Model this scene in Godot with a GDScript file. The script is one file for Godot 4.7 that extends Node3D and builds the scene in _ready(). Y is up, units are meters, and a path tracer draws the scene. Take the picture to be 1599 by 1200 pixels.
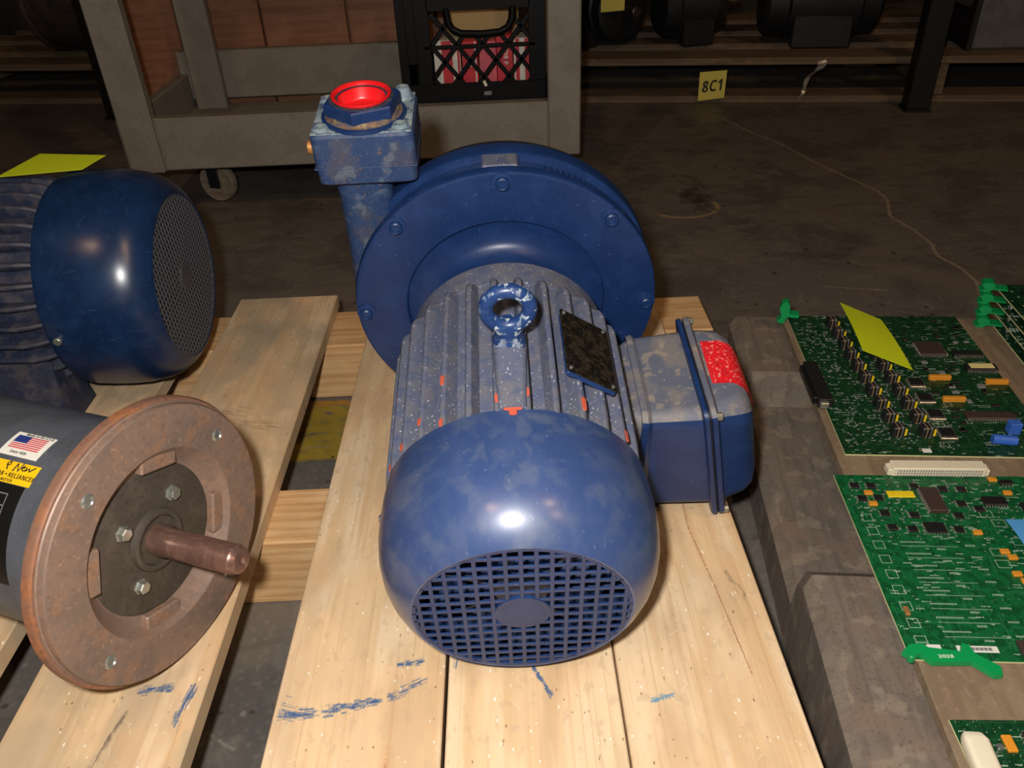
extends Node3D
# Flash photograph of a blue close-coupled pump motor on a pine pallet, other motors and circuit boards around it.
# y is up, metres. Floor at y = 0, pallet deck at y = T. The camera looks along -z.
const T := 0.109
var taken := {}
var M := {}

# ---------------------------------------------------------------- triangles (counter-clockwise seen from outside)
func q4(a: Vector3, b: Vector3, c: Vector3, d: Vector3) -> PackedVector3Array:
	return PackedVector3Array([a, b, c, a, c, d])

func lathe(prof: Array, seg := 48, a0 := 0.0, a1 := TAU) -> PackedVector3Array:   # profile of (radius, z) from back to front, round the z axis
	var out := PackedVector3Array()
	for i in prof.size() - 1:
		var p: Vector2 = prof[i]
		var n: Vector2 = prof[i + 1]
		for j in seg:
			var t := a0 + (a1 - a0) * j / seg
			var u := a0 + (a1 - a0) * (j + 1) / seg
			if j == seg - 1 and is_equal_approx(a1 - a0, TAU):
				u = a0
			var A := Vector3(p.x * cos(t), p.x * sin(t), p.y)
			var B := Vector3(p.x * cos(u), p.x * sin(u), p.y)
			var C := Vector3(n.x * cos(u), n.x * sin(u), n.y)
			var D := Vector3(n.x * cos(t), n.x * sin(t), n.y)
			if p.x > 1e-6:
				out.append_array([A, B, C])
			if n.x > 1e-6:
				out.append_array([A, C, D])
	return out

func cyl(r: float, z0: float, z1: float, seg := 20, bev := 0.0) -> PackedVector3Array:
	var b := bev if bev > 0 else minf(r, z1 - z0) * 0.12
	return lathe([Vector2(0, z0), Vector2(r - b, z0), Vector2(r, z0 + b), Vector2(r, z1 - b), Vector2(r - b, z1), Vector2(0, z1)], seg)

func box(s: Vector3, bev := 0.001, at := Vector3.ZERO) -> PackedVector3Array:   # chamfered box
	var h := s * 0.5
	var b := minf(bev, minf(h.x, minf(h.y, h.z)) * 0.9)
	var out := PackedVector3Array()
	var V := func(sx, sy, sz, ax):   # vertex of corner (sx,sy,sz) lying on the face of axis ax
		var v := Vector3(sx * (h.x - b), sy * (h.y - b), sz * (h.z - b))
		v[ax] = [sx, sy, sz][ax] * h[ax]
		return v + at
	var faces := []
	for ax in 3:
		for s1 in [-1, 1]:
			var f := []
			for k in [[-1, -1], [1, -1], [1, 1], [-1, 1]]:
				var c := [0, 0, 0]
				c[ax] = s1; c[(ax + 1) % 3] = k[0]; c[(ax + 2) % 3] = k[1]
				f.append(V.call(c[0], c[1], c[2], ax))
			faces.append(f)
	for ax in 3:
		for s1 in [-1, 1]:
			for s2 in [-1, 1]:
				var f := []
				for k in [[-1, 1], [1, 1], [1, 2], [-1, 2]]:
					var c := [0, 0, 0]
					c[ax] = k[0]; c[(ax + 1) % 3] = s1; c[(ax + 2) % 3] = s2
					f.append(V.call(c[0], c[1], c[2], (ax + k[1]) % 3))
				faces.append(f)
	for sx in [-1, 1]:
		for sy in [-1, 1]:
			for sz in [-1, 1]:
				faces.append([V.call(sx, sy, sz, 0), V.call(sx, sy, sz, 1), V.call(sx, sy, sz, 2)])
	for f in faces:
		out.append_array(face_out(f, at))
	return out

func face_out(f: Array, centre: Vector3) -> PackedVector3Array:   # a convex face turned to look away from centre
	var n: Vector3 = (f[1] - f[0]).cross(f[2] - f[0])
	var g := f.duplicate()
	if n.dot(f[0] - centre) < 0:
		g.reverse()
	var out := PackedVector3Array()
	for i in range(1, g.size() - 1):
		out.append_array([g[0], g[i], g[i + 1]])
	return out

func loft(secs: Array, caps := true) -> PackedVector3Array:   # closed sections, each counter-clockwise seen from the last one
	var out := PackedVector3Array()
	for i in secs.size() - 1:
		var a = secs[i]
		var b = secs[i + 1]
		var n: int = a.size()
		for j in n:
			out.append_array(q4(a[j], a[(j + 1) % n], b[(j + 1) % n], b[j]))
	if caps:
		var f = secs[0]
		var l = secs[-1]
		for j in range(1, f.size() - 1):
			out.append_array([f[0], f[j + 1], f[j]])
			out.append_array([l[0], l[j], l[j + 1]])
	return out

func rrect(w: float, h: float, r: float, z: float, n := 5, c := Vector2.ZERO) -> Array:   # rounded rectangle in xy at z, counter-clockwise
	var p := []
	for k in 4:
		var cx: float = [1, -1, -1, 1][k] * (w / 2 - r)
		var cy: float = [1, 1, -1, -1][k] * (h / 2 - r)
		for i in n + 1:
			var a := PI / 2 * k + PI / 2 * i / n
			p.append(Vector3(c.x + cx + r * cos(a), c.y + cy + r * sin(a), z))
	return p

func tube(pts: Array, r, seg := 10, closed := false) -> PackedVector3Array:
	var secs := []
	var n := pts.size()
	var up := Vector3.ZERO
	for i in n:
		var a: Vector3 = pts[(i - 1 + n) % n] if closed or i > 0 else pts[0]
		var b: Vector3 = pts[(i + 1) % n] if closed or i < n - 1 else pts[n - 1]
		var d := (b - a).normalized()
		if up == Vector3.ZERO:
			up = d.cross(Vector3(0.3, 0.9, 0.31)).normalized()
		up = (up - d * up.dot(d)).normalized()
		var s := d.cross(up)
		var rr: float = r[i] if r is Array else r
		var sec := []
		for j in seg:
			var t := TAU * j / seg
			sec.append(pts[i] + (up * cos(t) + s * sin(t)) * rr)
		secs.append(sec)
	if closed:
		secs.append(secs[0])
	return loft(secs, not closed)

func extrude(poly: Array, z0: float, z1: float) -> PackedVector3Array:   # polygon in xy
	var pv := PackedVector2Array(poly)
	if Geometry2D.is_polygon_clockwise(pv):
		pv.reverse()
	var out := PackedVector3Array()
	var ix := Geometry2D.triangulate_polygon(pv)
	for k in range(0, ix.size(), 3):
		var a := pv[ix[k]]
		var b := pv[ix[k + 1]]
		var c := pv[ix[k + 2]]
		if (b - a).cross(c - a) < 0:
			var t := b; b = c; c = t
		out.append_array([Vector3(a.x, a.y, z1), Vector3(b.x, b.y, z1), Vector3(c.x, c.y, z1)])
		out.append_array([Vector3(a.x, a.y, z0), Vector3(c.x, c.y, z0), Vector3(b.x, b.y, z0)])
	for i in pv.size():
		var a := pv[i]
		var b := pv[(i + 1) % pv.size()]
		out.append_array(q4(Vector3(a.x, a.y, z0), Vector3(b.x, b.y, z0), Vector3(b.x, b.y, z1), Vector3(a.x, a.y, z1)))
	return out

func xf(tr: PackedVector3Array, at := Vector3.ZERO, rot := Vector3.ZERO) -> PackedVector3Array:
	return Transform3D(Basis.from_euler(rot * PI / 180.0), at) * tr

func along(tr: PackedVector3Array, at: Vector3, dir: Vector3) -> PackedVector3Array:   # the z axis of tr turned to dir
	var d := dir.normalized()
	var s := Vector3.UP if absf(d.y) < 0.9 else Vector3.RIGHT
	var x := s.cross(d).normalized()
	return Transform3D(Basis(x, d.cross(x), d), at) * tr

func mesh(tr: PackedVector3Array, crease := 35.0, uvr = null) -> ArrayMesh:   # normals split at creases; uvr: Rect2 in xz for a flat mapping
	var n := tr.size()
	var fn := PackedVector3Array()
	fn.resize(n / 3)
	var area := PackedFloat32Array()
	var near := {}
	for i in n / 3:
		var c := (tr[3 * i + 1] - tr[3 * i]).cross(tr[3 * i + 2] - tr[3 * i])
		fn[i] = c.normalized()
		area.append(c.length())
		for k in 3:
			var key := Vector3i((tr[3 * i + k] * 50000.0).round())
			if near.has(key):
				near[key].append(i)
			else:
				near[key] = [i]
	var V := PackedVector3Array()
	var N := PackedVector3Array()
	var UV := PackedVector2Array()
	V.resize(n); N.resize(n)
	var lim := cos(deg_to_rad(crease))
	for i in n / 3:
		for k in 3:
			var o: int = [0, 2, 1][k]
			var v := tr[3 * i + o]
			var s := Vector3.ZERO
			for j in near[Vector3i((v * 50000.0).round())]:
				if fn[j].dot(fn[i]) >= lim:
					s += fn[j] * area[j]
			V[3 * i + k] = v
			N[3 * i + k] = s.normalized() if s.length() > 1e-12 else fn[i]
			if uvr != null:
				UV.append(Vector2((v.x - uvr.position.x) / uvr.size.x, (v.z - uvr.position.y) / uvr.size.y))
	var a := []
	a.resize(Mesh.ARRAY_MAX)
	a[Mesh.ARRAY_VERTEX] = V
	a[Mesh.ARRAY_NORMAL] = N
	if uvr != null:
		a[Mesh.ARRAY_TEX_UV] = UV
	var m := ArrayMesh.new()
	m.add_surface_from_arrays(Mesh.PRIMITIVE_TRIANGLES, a)
	return m

func two_tone(secs: Array, crease: float, first: int, last: int, a: Material, b: Material) -> ArrayMesh:   # a loft of two surfaces: strips first .. last take a, the rest b
	var tr := loft(secs)
	var n: int = secs[0].size()
	var u := PackedVector3Array()
	var v := PackedVector3Array()
	for i in tr.size() / 3:
		var strip := (i / 2) % n
		var top := i < 2 * n * (secs.size() - 1) and strip >= first and strip <= last
		if top:
			u.append_array([tr[3 * i], tr[3 * i + 1], tr[3 * i + 2]])
		else:
			v.append_array([tr[3 * i], tr[3 * i + 1], tr[3 * i + 2]])
	var m := ArrayMesh.new()
	for k in 2:
		m.add_surface_from_arrays(Mesh.PRIMITIVE_TRIANGLES, mesh([u, v][k], crease).surface_get_arrays(0))
		m.surface_set_material(k, [a, b][k])
	return m

# ---------------------------------------------------------------- nodes
func numbered(n: String) -> String:
	taken[n] = taken.get(n, 0) + 1
	return n if taken[n] == 1 else "%s_%03d" % [n, taken[n] - 1]

func thing(called: String, label: String, category: String, at := Vector3.ZERO, basis := Basis.IDENTITY, group := "") -> Node3D:
	var o := Node3D.new()
	o.name = numbered(called)
	add_child(o)
	o.transform = Transform3D(basis, at)
	o.set_meta("label", label)
	o.set_meta("category", category)
	if group:
		o.set_meta("group", group)
	return o

func part(called: String, m: Mesh, mt: Material, parent: Node3D, at := Vector3.ZERO, rot := Vector3.ZERO, label := "") -> MeshInstance3D:
	var o := MeshInstance3D.new()
	o.name = called
	o.mesh = m
	o.material_override = mt
	o.position = at
	o.rotation_degrees = rot
	parent.add_child(o, true)
	if label:
		o.set_meta("label", label)
	return o

func single(called: String, m: Mesh, mt: Material, label: String, category: String, at := Vector3.ZERO, rot := Vector3.ZERO) -> MeshInstance3D:
	var o := part(numbered(called), m, mt, self, at, rot)
	o.set_meta("label", label)
	o.set_meta("category", category)
	return o

func struct(called: String, m: Mesh, mt: Material, at := Vector3.ZERO) -> MeshInstance3D:
	var o := part(called, m, mt, self, at)
	o.set_meta("kind", "structure")
	return o

func lettering(s: String, height: float, mt: Material, parent: Node3D, bend: Callable, mono := false, called := "lettering") -> MeshInstance3D:   # flat print; bend maps (x, y, lift) of the line of text to a point
	var f := SystemFont.new()
	f.font_names = PackedStringArray(["Droid Sans Mono" if mono else "Droid Sans"])
	f.font_weight = 700
	var t := TextMesh.new()
	t.text = s
	t.font = f
	t.font_size = 32
	t.pixel_size = height / 24.0
	t.depth = 0.0
	t.curve_step = 2.0
	var tr := PackedVector3Array()
	for k in t.get_surface_count():
		var a := t.surface_get_arrays(k)
		var vs: PackedVector3Array = a[Mesh.ARRAY_VERTEX]
		var ix = a[Mesh.ARRAY_INDEX]
		var cnt: int = ix.size() if ix != null and ix.size() > 0 else vs.size()
		for i in range(0, cnt, 3):
			var p := []
			for j in 3:
				p.append(vs[ix[i + j]] if ix != null and ix.size() > 0 else vs[i + j])
			if (p[1] - p[0]).cross(p[2] - p[0]).z < 0:
				p.reverse()
			for v in p:
				tr.append(bend.call(v.x, v.y))
	if tr.size() == 0:
		return null
	return part(called, mesh(tr), mt, parent)

# ---------------------------------------------------------------- textures and materials
func noise_bytes(w: int, h: int, freq: float, sd: int, sx := 1, sy := 1, oct := 4) -> PackedByteArray:
	var f := FastNoiseLite.new()
	f.seed = sd
	f.noise_type = FastNoiseLite.TYPE_SIMPLEX_SMOOTH
	f.frequency = freq
	f.fractal_octaves = oct
	var im := f.get_seamless_image(maxi(w / sx, 8), maxi(h / sy, 8))
	if sx > 1 or sy > 1:
		im.resize(w, h, Image.INTERPOLATE_CUBIC)
	im.convert(Image.FORMAT_L8)
	return im.get_data()

# layers: [frequency, seed, low, high, colour, amount, stretch x, stretch y]
func paint(w: int, h: int, base: Color, layers: Array) -> Image:
	var n := w * h
	var R := PackedFloat32Array(); var G := PackedFloat32Array(); var B := PackedFloat32Array()
	R.resize(n); G.resize(n); B.resize(n)
	R.fill(base.r * 255); G.fill(base.g * 255); B.fill(base.b * 255)
	for l in layers:
		var d := noise_bytes(w, h, l[0], l[1], l[6] if l.size() > 6 else 1, l[7] if l.size() > 7 else 1)
		var lut := PackedFloat32Array()
		for v in 256:
			lut.append(smoothstep(l[2], l[3], v / 255.0) * l[5])
		var cr: float = l[4].r * 255
		var cg: float = l[4].g * 255
		var cb: float = l[4].b * 255
		for i in n:
			var a := lut[d[i]]
			if a > 0.0:
				R[i] += (cr - R[i]) * a
				G[i] += (cg - G[i]) * a
				B[i] += (cb - B[i]) * a
	var out := PackedByteArray()
	out.resize(n * 3)
	for i in n:
		out[3 * i] = int(R[i]); out[3 * i + 1] = int(G[i]); out[3 * i + 2] = int(B[i])
	return Image.create_from_data(w, h, false, Image.FORMAT_RGB8, out)

func dab(im: Image, x: float, y: float, r: float, c: Color, a := 1.0, sq := 1.0) -> void:   # a soft-edged spot
	for j in range(int(y - r * sq) - 1, int(y + r * sq) + 2):
		for i in range(int(x - r) - 1, int(x + r) + 2):
			if i < 0 or j < 0 or i >= im.get_width() or j >= im.get_height():
				continue
			var d := Vector2((i + 0.5 - x), (j + 0.5 - y) / sq).length()
			var k := clampf(r - d + 0.5, 0, 1) * a
			if k > 0:
				im.set_pixel(i, j, im.get_pixel(i, j).lerp(c, k))

func stroke(im: Image, pts: Array, r: float, c: Color, a: float, rng: RandomNumberGenerator, ragged := 0.4) -> void:   # a dry, broken brush mark
	for k in pts.size() - 1:
		var p: Vector2 = pts[k]
		var q: Vector2 = pts[k + 1]
		var n := int(p.distance_to(q) / (r * 0.35)) + 1
		for i in n:
			if rng.randf() < ragged:
				continue
			var s: Vector2 = p.lerp(q, float(i) / n)
			if r < 4.0:
				dab(im, s.x + rng.randf_range(-r, r) * 0.5, s.y + rng.randf_range(-r, r) * 0.5, r * rng.randf_range(0.25, 0.8), c, a * rng.randf_range(0.4, 1.0))
				continue
			var d := (q - p).normalized()
			var e := Vector2(-d.y, d.x)
			for k2 in 5:   # bristle marks, drawn along the stroke
				var b := s + e * rng.randfn(0, r * 0.42)
				var l := rng.randf_range(4, r * 3.0)
				var al := a * rng.randf_range(0.2, 0.75)
				var rr := rng.randf_range(0.8, 1.9)
				for m in int(l):
					if rng.randf() < 0.8:
						dab(im, b.x + d.x * m, b.y + d.y * m, rr, c, al)

func flecks(im: Image, n: int, c: Color, r0: float, r1: float, rng: RandomNumberGenerator, a := 0.8) -> void:
	for i in n:
		dab(im, rng.randf() * im.get_width(), rng.randf() * im.get_height(), rng.randf_range(r0, r1), c, a * rng.randf_range(0.5, 1), rng.randf_range(0.6, 1.6))

func itex(im: Image) -> ImageTexture:
	im.generate_mipmaps()
	return ImageTexture.create_from_image(im)

func C8(r: int, g: int, b: int) -> Color:
	return Color(r / 255.0, g / 255.0, b / 255.0)

func mat(c: Color, rough := 0.6, metal := 0.0, tex: Texture2D = null, sc := 0.0, spec := 0.5) -> StandardMaterial3D:
	var m := StandardMaterial3D.new()
	m.albedo_color = c
	m.roughness = rough
	m.metallic = metal
	m.metallic_specular = spec
	m.cull_mode = BaseMaterial3D.CULL_DISABLED
	if tex:
		m.albedo_texture = tex
		m.albedo_color = Color.WHITE if c == Color.WHITE else c
		if sc > 0:
			m.uv1_triplanar = true
			m.uv1_scale = Vector3.ONE * sc
	return m

func bumpy(m: StandardMaterial3D, freq: float, sd: int, strength: float) -> StandardMaterial3D:
	var f := FastNoiseLite.new()
	f.seed = sd
	f.frequency = freq
	f.fractal_octaves = 4
	var im := f.get_seamless_image(256, 256)
	im.convert(Image.FORMAT_RGBA8)
	im.bump_map_to_normal_map(strength * 8.0)
	m.normal_enabled = true
	m.normal_texture = itex(im)
	m.normal_scale = 1.0
	return m

func make_materials() -> void:
	var W := Color.WHITE
	var rng := RandomNumberGenerator.new()
	rng.seed = 11
	# blue enamel, clean and dusty
	var im := paint(512, 512, C8(44, 64, 108), [[0.008, 1, 0.3, 0.8, C8(56, 74, 116), 0.8], [0.02, 2, 0.5, 0.8, C8(88, 96, 116), 0.4], [0.2, 3, 0.6, 0.9, C8(108, 114, 128), 0.3], [0.013, 4, 0.6, 0.78, C8(112, 112, 116), 0.35], [0.35, 12, 0.55, 0.85, C8(56, 74, 112), 0.5]])
	flecks(im, 160, C8(150, 160, 180), 0.6, 1.6, rng, 0.6)
	M.hood = mat(W, 0.4, 0, itex(im), 4.0)
	M.hood.clearcoat_enabled = true
	M.hood.clearcoat = 0.5
	M.hood.clearcoat_roughness = 0.2
	im = paint(512, 512, C8(20, 44, 88), [[0.01, 5, 0.35, 0.8, C8(26, 52, 98), 0.8], [0.1, 6, 0.55, 0.9, C8(54, 72, 108), 0.3]])
	flecks(im, 90, C8(140, 155, 185), 0.6, 1.8, rng, 0.6)
	M.blue = mat(W, 0.4, 0, itex(im), 5.0)
	im = paint(512, 512, C8(84, 90, 112), [[0.008, 7, 0.3, 0.75, C8(100, 99, 106), 0.8], [0.02, 8, 0.5, 0.85, C8(60, 74, 110), 0.6], [0.25, 9, 0.5, 0.9, C8(124, 119, 116), 0.5]])
	flecks(im, 1100, C8(214, 214, 218), 0.5, 1.7, rng, 0.9)
	M.dusty = mat(W, 0.62, 0, itex(im), 5.5)
	im = paint(512, 512, C8(84, 90, 108), [[0.009, 17, 0.45, 0.7, C8(124, 116, 108), 0.7], [0.03, 18, 0.62, 0.72, C8(158, 142, 120), 0.55], [0.25, 9, 0.5, 0.9, C8(134, 126, 120), 0.5]])
	flecks(im, 120, C8(190, 190, 190), 0.5, 1.5, rng, 0.8)
	M.dusty_box = mat(W, 0.6, 0, itex(im), 4.0)
	im = paint(512, 512, C8(36, 58, 98), [[0.007, 21, 0.5, 0.8, C8(92, 78, 76), 0.5], [0.014, 22, 0.66, 0.8, C8(112, 128, 132), 0.45], [0.03, 25, 0.5, 0.8, C8(60, 78, 108), 0.4], [0.05, 23, 0.7, 0.78, C8(140, 92, 64), 0.6], [0.15, 24, 0.74, 0.85, C8(176, 176, 160), 0.5]])
	M.worn = mat(W, 0.6, 0, itex(im), 5.0)
	im = paint(512, 512, C8(116, 132, 140), [[0.012, 31, 0.45, 0.65, C8(164, 178, 174), 0.7], [0.016, 32, 0.6, 0.68, C8(52, 66, 98), 0.8], [0.08, 33, 0.55, 0.75, C8(92, 116, 138), 0.5]])
	M.corroded = mat(W, 0.7, 0, itex(im), 7.0)
	im = paint(256, 256, C8(40, 46, 62), [[0.06, 35, 0.4, 0.7, C8(74, 76, 82), 0.7], [0.3, 36, 0.7, 0.8, C8(170, 170, 172), 0.8]])
	M.hex_top = mat(W, 0.6, 0, itex(im), 10.0)
	im = paint(256, 256, C8(122, 88, 66), [[0.05, 37, 0.5, 0.7, C8(150, 142, 96), 0.7], [0.04, 38, 0.45, 0.65, C8(52, 66, 96), 0.8]])
	M.seal = mat(W, 0.7, 0, itex(im), 14.0)
	im = paint(256, 256, C8(28, 54, 102), [[0.03, 39, 0.7, 0.74, C8(206, 212, 206), 0.95], [0.02, 40, 0.5, 0.8, C8(44, 70, 116), 0.7]])
	M.eye = mat(W, 0.36, 0, itex(im), 12.0)
	# the other blue motor: darker, with an oily dust
	im = paint(512, 512, C8(18, 38, 70), [[0.012, 41, 0.35, 0.8, C8(26, 50, 86), 0.7], [0.04, 42, 0.6, 0.8, C8(38, 54, 84), 0.5], [0.2, 43, 0.72, 0.9, C8(70, 82, 104), 0.4]])
	for k in 24:
		var p := Vector2(rng.randf(), rng.randf()) * 512
		stroke(im, [p, p + Vector2(rng.randf_range(-40, 40), rng.randf_range(-16, 16))], 1.3, C8(80, 96, 124), 0.5, rng, 0.3)
	M.navy = mat(W, 0.28, 0, itex(im), 4.0)
	im = paint(512, 512, C8(32, 40, 62), [[0.012, 45, 0.4, 0.7, C8(86, 78, 78), 0.7], [0.03, 46, 0.6, 0.8, C8(28, 36, 62), 0.7], [0.12, 47, 0.55, 0.85, C8(92, 80, 76), 0.5]])
	M.navy_dust = mat(W, 0.5, 0, itex(im), 4.0)
	M.navy_grille = mat(C8(74, 74, 78), 0.55)
	# grey motor paint, rusted flange, steel
	im = paint(256, 256, C8(84, 88, 96), [[0.02, 51, 0.4, 0.8, C8(72, 76, 82), 0.8], [0.2, 52, 0.72, 0.85, C8(120, 122, 124), 0.5]])
	M.grey = mat(W, 0.45, 0, itex(im), 5.0)
	im = paint(512, 512, C8(130, 108, 95), [[0.008, 53, 0.35, 0.75, C8(116, 100, 91), 0.8], [0.015, 54, 0.6, 0.85, C8(150, 112, 86), 0.6], [0.09, 55, 0.72, 0.82, C8(196, 150, 112), 0.45], [0.05, 56, 0.55, 0.9, C8(108, 88, 78), 0.5]])
	M.rust = mat(W, 0.5, 0.15, itex(im), 4.0)
	im = paint(256, 256, C8(132, 98, 80), [[0.012, 57, 0.5, 0.8, C8(168, 106, 66), 0.8], [0.1, 58, 0.55, 0.8, C8(112, 76, 64), 0.6]])
	M.rust_rim = mat(W, 0.55, 0.2, itex(im), 6.0)
	im = paint(256, 256, C8(72, 64, 56), [[0.02, 59, 0.4, 0.8, C8(86, 77, 68), 0.7], [0.1, 60, 0.55, 0.85, C8(58, 51, 45), 0.6]])
	M.cast = mat(W, 0.6, 0.2, itex(im), 6.0)
	im = paint(256, 256, C8(138, 106, 94), [[0.02, 61, 0.4, 0.7, C8(116, 88, 78), 0.8, 1, 8], [0.1, 62, 0.65, 0.8, C8(168, 140, 124), 0.5, 1, 4]])
	M.shaft = mat(W, 0.32, 0.6, itex(im), 8.0)
	M.zinc = mat(C8(176, 178, 170), 0.32, 0.8)
	M.brass = mat(C8(196, 140, 84), 0.4, 0.5)
	M.steel = mat(C8(120, 112, 100), 0.35, 0.9)
	M.black = mat(C8(20, 20, 20), 0.4)
	im = paint(256, 256, C8(26, 24, 20), [[0.02, 63, 0.45, 0.7, C8(56, 48, 38), 0.8], [0.06, 64, 0.62, 0.75, C8(84, 72, 50), 0.6]])
	M.plate = mat(W, 0.35, 0.3, itex(im), 14.0)
	M.red = mat(C8(222, 26, 30), 0.35)
	im = paint(256, 256, C8(214, 28, 36), [[0.06, 65, 0.66, 0.72, C8(226, 150, 140), 0.9], [0.03, 66, 0.6, 0.7, C8(180, 30, 40), 0.6]])
	M.red_label = mat(W, 0.4, 0, itex(im), 14.0)
	M.orange_paint = mat(C8(188, 84, 62), 0.6)
	M.white = mat(C8(226, 224, 214), 0.5)
	M.ink = mat(C8(24, 22, 22), 0.6)
	M.note = mat(C8(192, 206, 16), 0.7)
	M.note_pale = mat(C8(214, 200, 92), 0.7)
	M.note_blue = mat(C8(84, 158, 222), 0.7)
	M.label_yellow = mat(C8(240, 190, 22), 0.45)
	M.flag_red = mat(C8(200, 52, 66), 0.5)
	M.flag_blue = mat(C8(40, 56, 120), 0.5)
	# pine: [0] clean, [1] stringer
	M.stringer = mat(W, 0.7, 0, itex(paint(512, 512, C8(208, 168, 118), [[0.05, 71, 0.3, 0.8, C8(184, 136, 88), 0.7, 16, 1], [0.012, 72, 0.4, 0.8, C8(220, 186, 140), 0.6, 4, 1], [0.2, 73, 0.6, 0.85, C8(160, 116, 76), 0.4, 32, 1]])), 3.0)
	M.old_wood = mat(W, 0.75, 0, itex(paint(512, 512, C8(112, 102, 92), [[0.04, 74, 0.3, 0.8, C8(94, 84, 75), 0.7, 1, 12], [0.008, 75, 0.45, 0.8, C8(120, 102, 88), 0.7], [0.014, 76, 0.55, 0.75, C8(142, 130, 112), 0.55], [0.1, 77, 0.6, 0.9, C8(68, 60, 54), 0.5]])), 4.0)
	M.old_tan = mat(W, 0.7, 0, itex(paint(512, 512, C8(138, 124, 104), [[0.05, 78, 0.3, 0.8, C8(114, 98, 82), 0.7, 12, 1], [0.012, 79, 0.55, 0.85, C8(140, 108, 86), 0.6], [0.05, 80, 0.6, 0.8, C8(164, 152, 130), 0.45]])), 4.0)
	M.grey_wood = mat(W, 0.8, 0, itex(paint(512, 512, C8(82, 76, 70), [[0.05, 81, 0.3, 0.8, C8(64, 58, 54), 0.7, 1, 12], [0.02, 82, 0.6, 0.72, C8(102, 94, 84), 0.5], [0.08, 83, 0.7, 0.8, C8(44, 40, 38), 0.6]])), 3.0)
	M.ply = mat(W, 0.75, 0, itex(paint(512, 512, C8(134, 116, 92), [[0.04, 84, 0.3, 0.8, C8(114, 96, 76), 0.7, 1, 10], [0.01, 85, 0.45, 0.8, C8(122, 98, 80), 0.6], [0.06, 86, 0.6, 0.85, C8(156, 140, 114), 0.4]])), 3.0)
	# background
	M.cart = mat(W, 0.6, 0, itex(paint(512, 512, C8(130, 124, 114), [[0.01, 91, 0.4, 0.7, C8(122, 114, 104), 0.8], [0.08, 92, 0.6, 0.85, C8(112, 103, 93), 0.5], [0.2, 93, 0.65, 0.9, C8(146, 139, 128), 0.4]])), 2.0)
	M.cabinet = mat(W, 0.6, 0, itex(paint(512, 512, C8(142, 96, 68), [[0.05, 94, 0.3, 0.8, C8(122, 78, 54), 0.7, 16, 1], [0.012, 95, 0.5, 0.8, C8(152, 110, 80), 0.5]])), 2.0)
	M.crate = mat(C8(8, 8, 9), 0.5, 0, null, 0.0, 0.3)
	M.post_black = mat(C8(17, 17, 18), 0.5)
	M.dark_motor = mat(W, 0.5, 0, itex(paint(256, 256, C8(24, 26, 29), [[0.03, 96, 0.5, 0.8, C8(36, 33, 32), 0.7], [0.1, 97, 0.7, 0.85, C8(48, 48, 48), 0.5]])), 4.0)
	M.dark_wood = mat(W, 0.75, 0, itex(paint(512, 512, C8(114, 96, 76), [[0.04, 98, 0.3, 0.8, C8(92, 76, 62), 0.8, 16, 1], [0.02, 99, 0.6, 0.85, C8(134, 106, 76), 0.6]])), 2.0)
	M.grime = mat(W, 0.7, 0, itex(paint(256, 256, C8(62, 52, 46), [[0.02, 100, 0.45, 0.65, C8(40, 36, 34), 0.8], [0.08, 101, 0.65, 0.75, C8(86, 64, 52), 0.6]])), 3.0)
	M.pale_box = mat(W, 0.6, 0, itex(paint(256, 256, C8(96, 98, 98), [[0.02, 102, 0.4, 0.7, C8(84, 86, 86), 0.8]])), 3.0)
	M.wall = mat(W, 0.9, 0, itex(paint(256, 256, C8(58, 54, 50), [[0.02, 103, 0.4, 0.7, C8(44, 42, 40), 0.8], [0.1, 104, 0.6, 0.8, C8(70, 64, 58), 0.5]])), 0.6)
	M.carton_red = mat(C8(206, 44, 56), 0.5)
	M.carton_pink = mat(C8(222, 96, 108), 0.5)
	M.carton_white = mat(C8(234, 226, 208), 0.6)
	M.kraft = mat(C8(170, 142, 96), 0.7)
	# circuit boards
	M.fr4 = mat(C8(196, 190, 140), 0.5)
	M.chip = mat(C8(30, 29, 29), 0.42)
	M.chip_brown = mat(C8(66, 52, 48), 0.4)
	M.pins = mat(C8(190, 186, 176), 0.3, 0.8)
	M.orange = mat(C8(214, 140, 40), 0.5)
	M.yellow = mat(C8(232, 200, 30), 0.5)
	M.cream = mat(C8(222, 208, 140), 0.6)
	M.ivory = mat(C8(222, 212, 186), 0.5)
	M.lever = mat(C8(14, 146, 78), 0.35)
	M.cap_blue = mat(C8(54, 100, 190), 0.4)
	M.coil = mat(C8(120, 100, 74), 0.5)
	M.grey_part = mat(C8(120, 120, 118), 0.5)
	M.film = mat(Color(0.75, 0.72, 0.68, 0.35), 0.15)
	M.film.transparency = BaseMaterial3D.TRANSPARENCY_ALPHA

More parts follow.
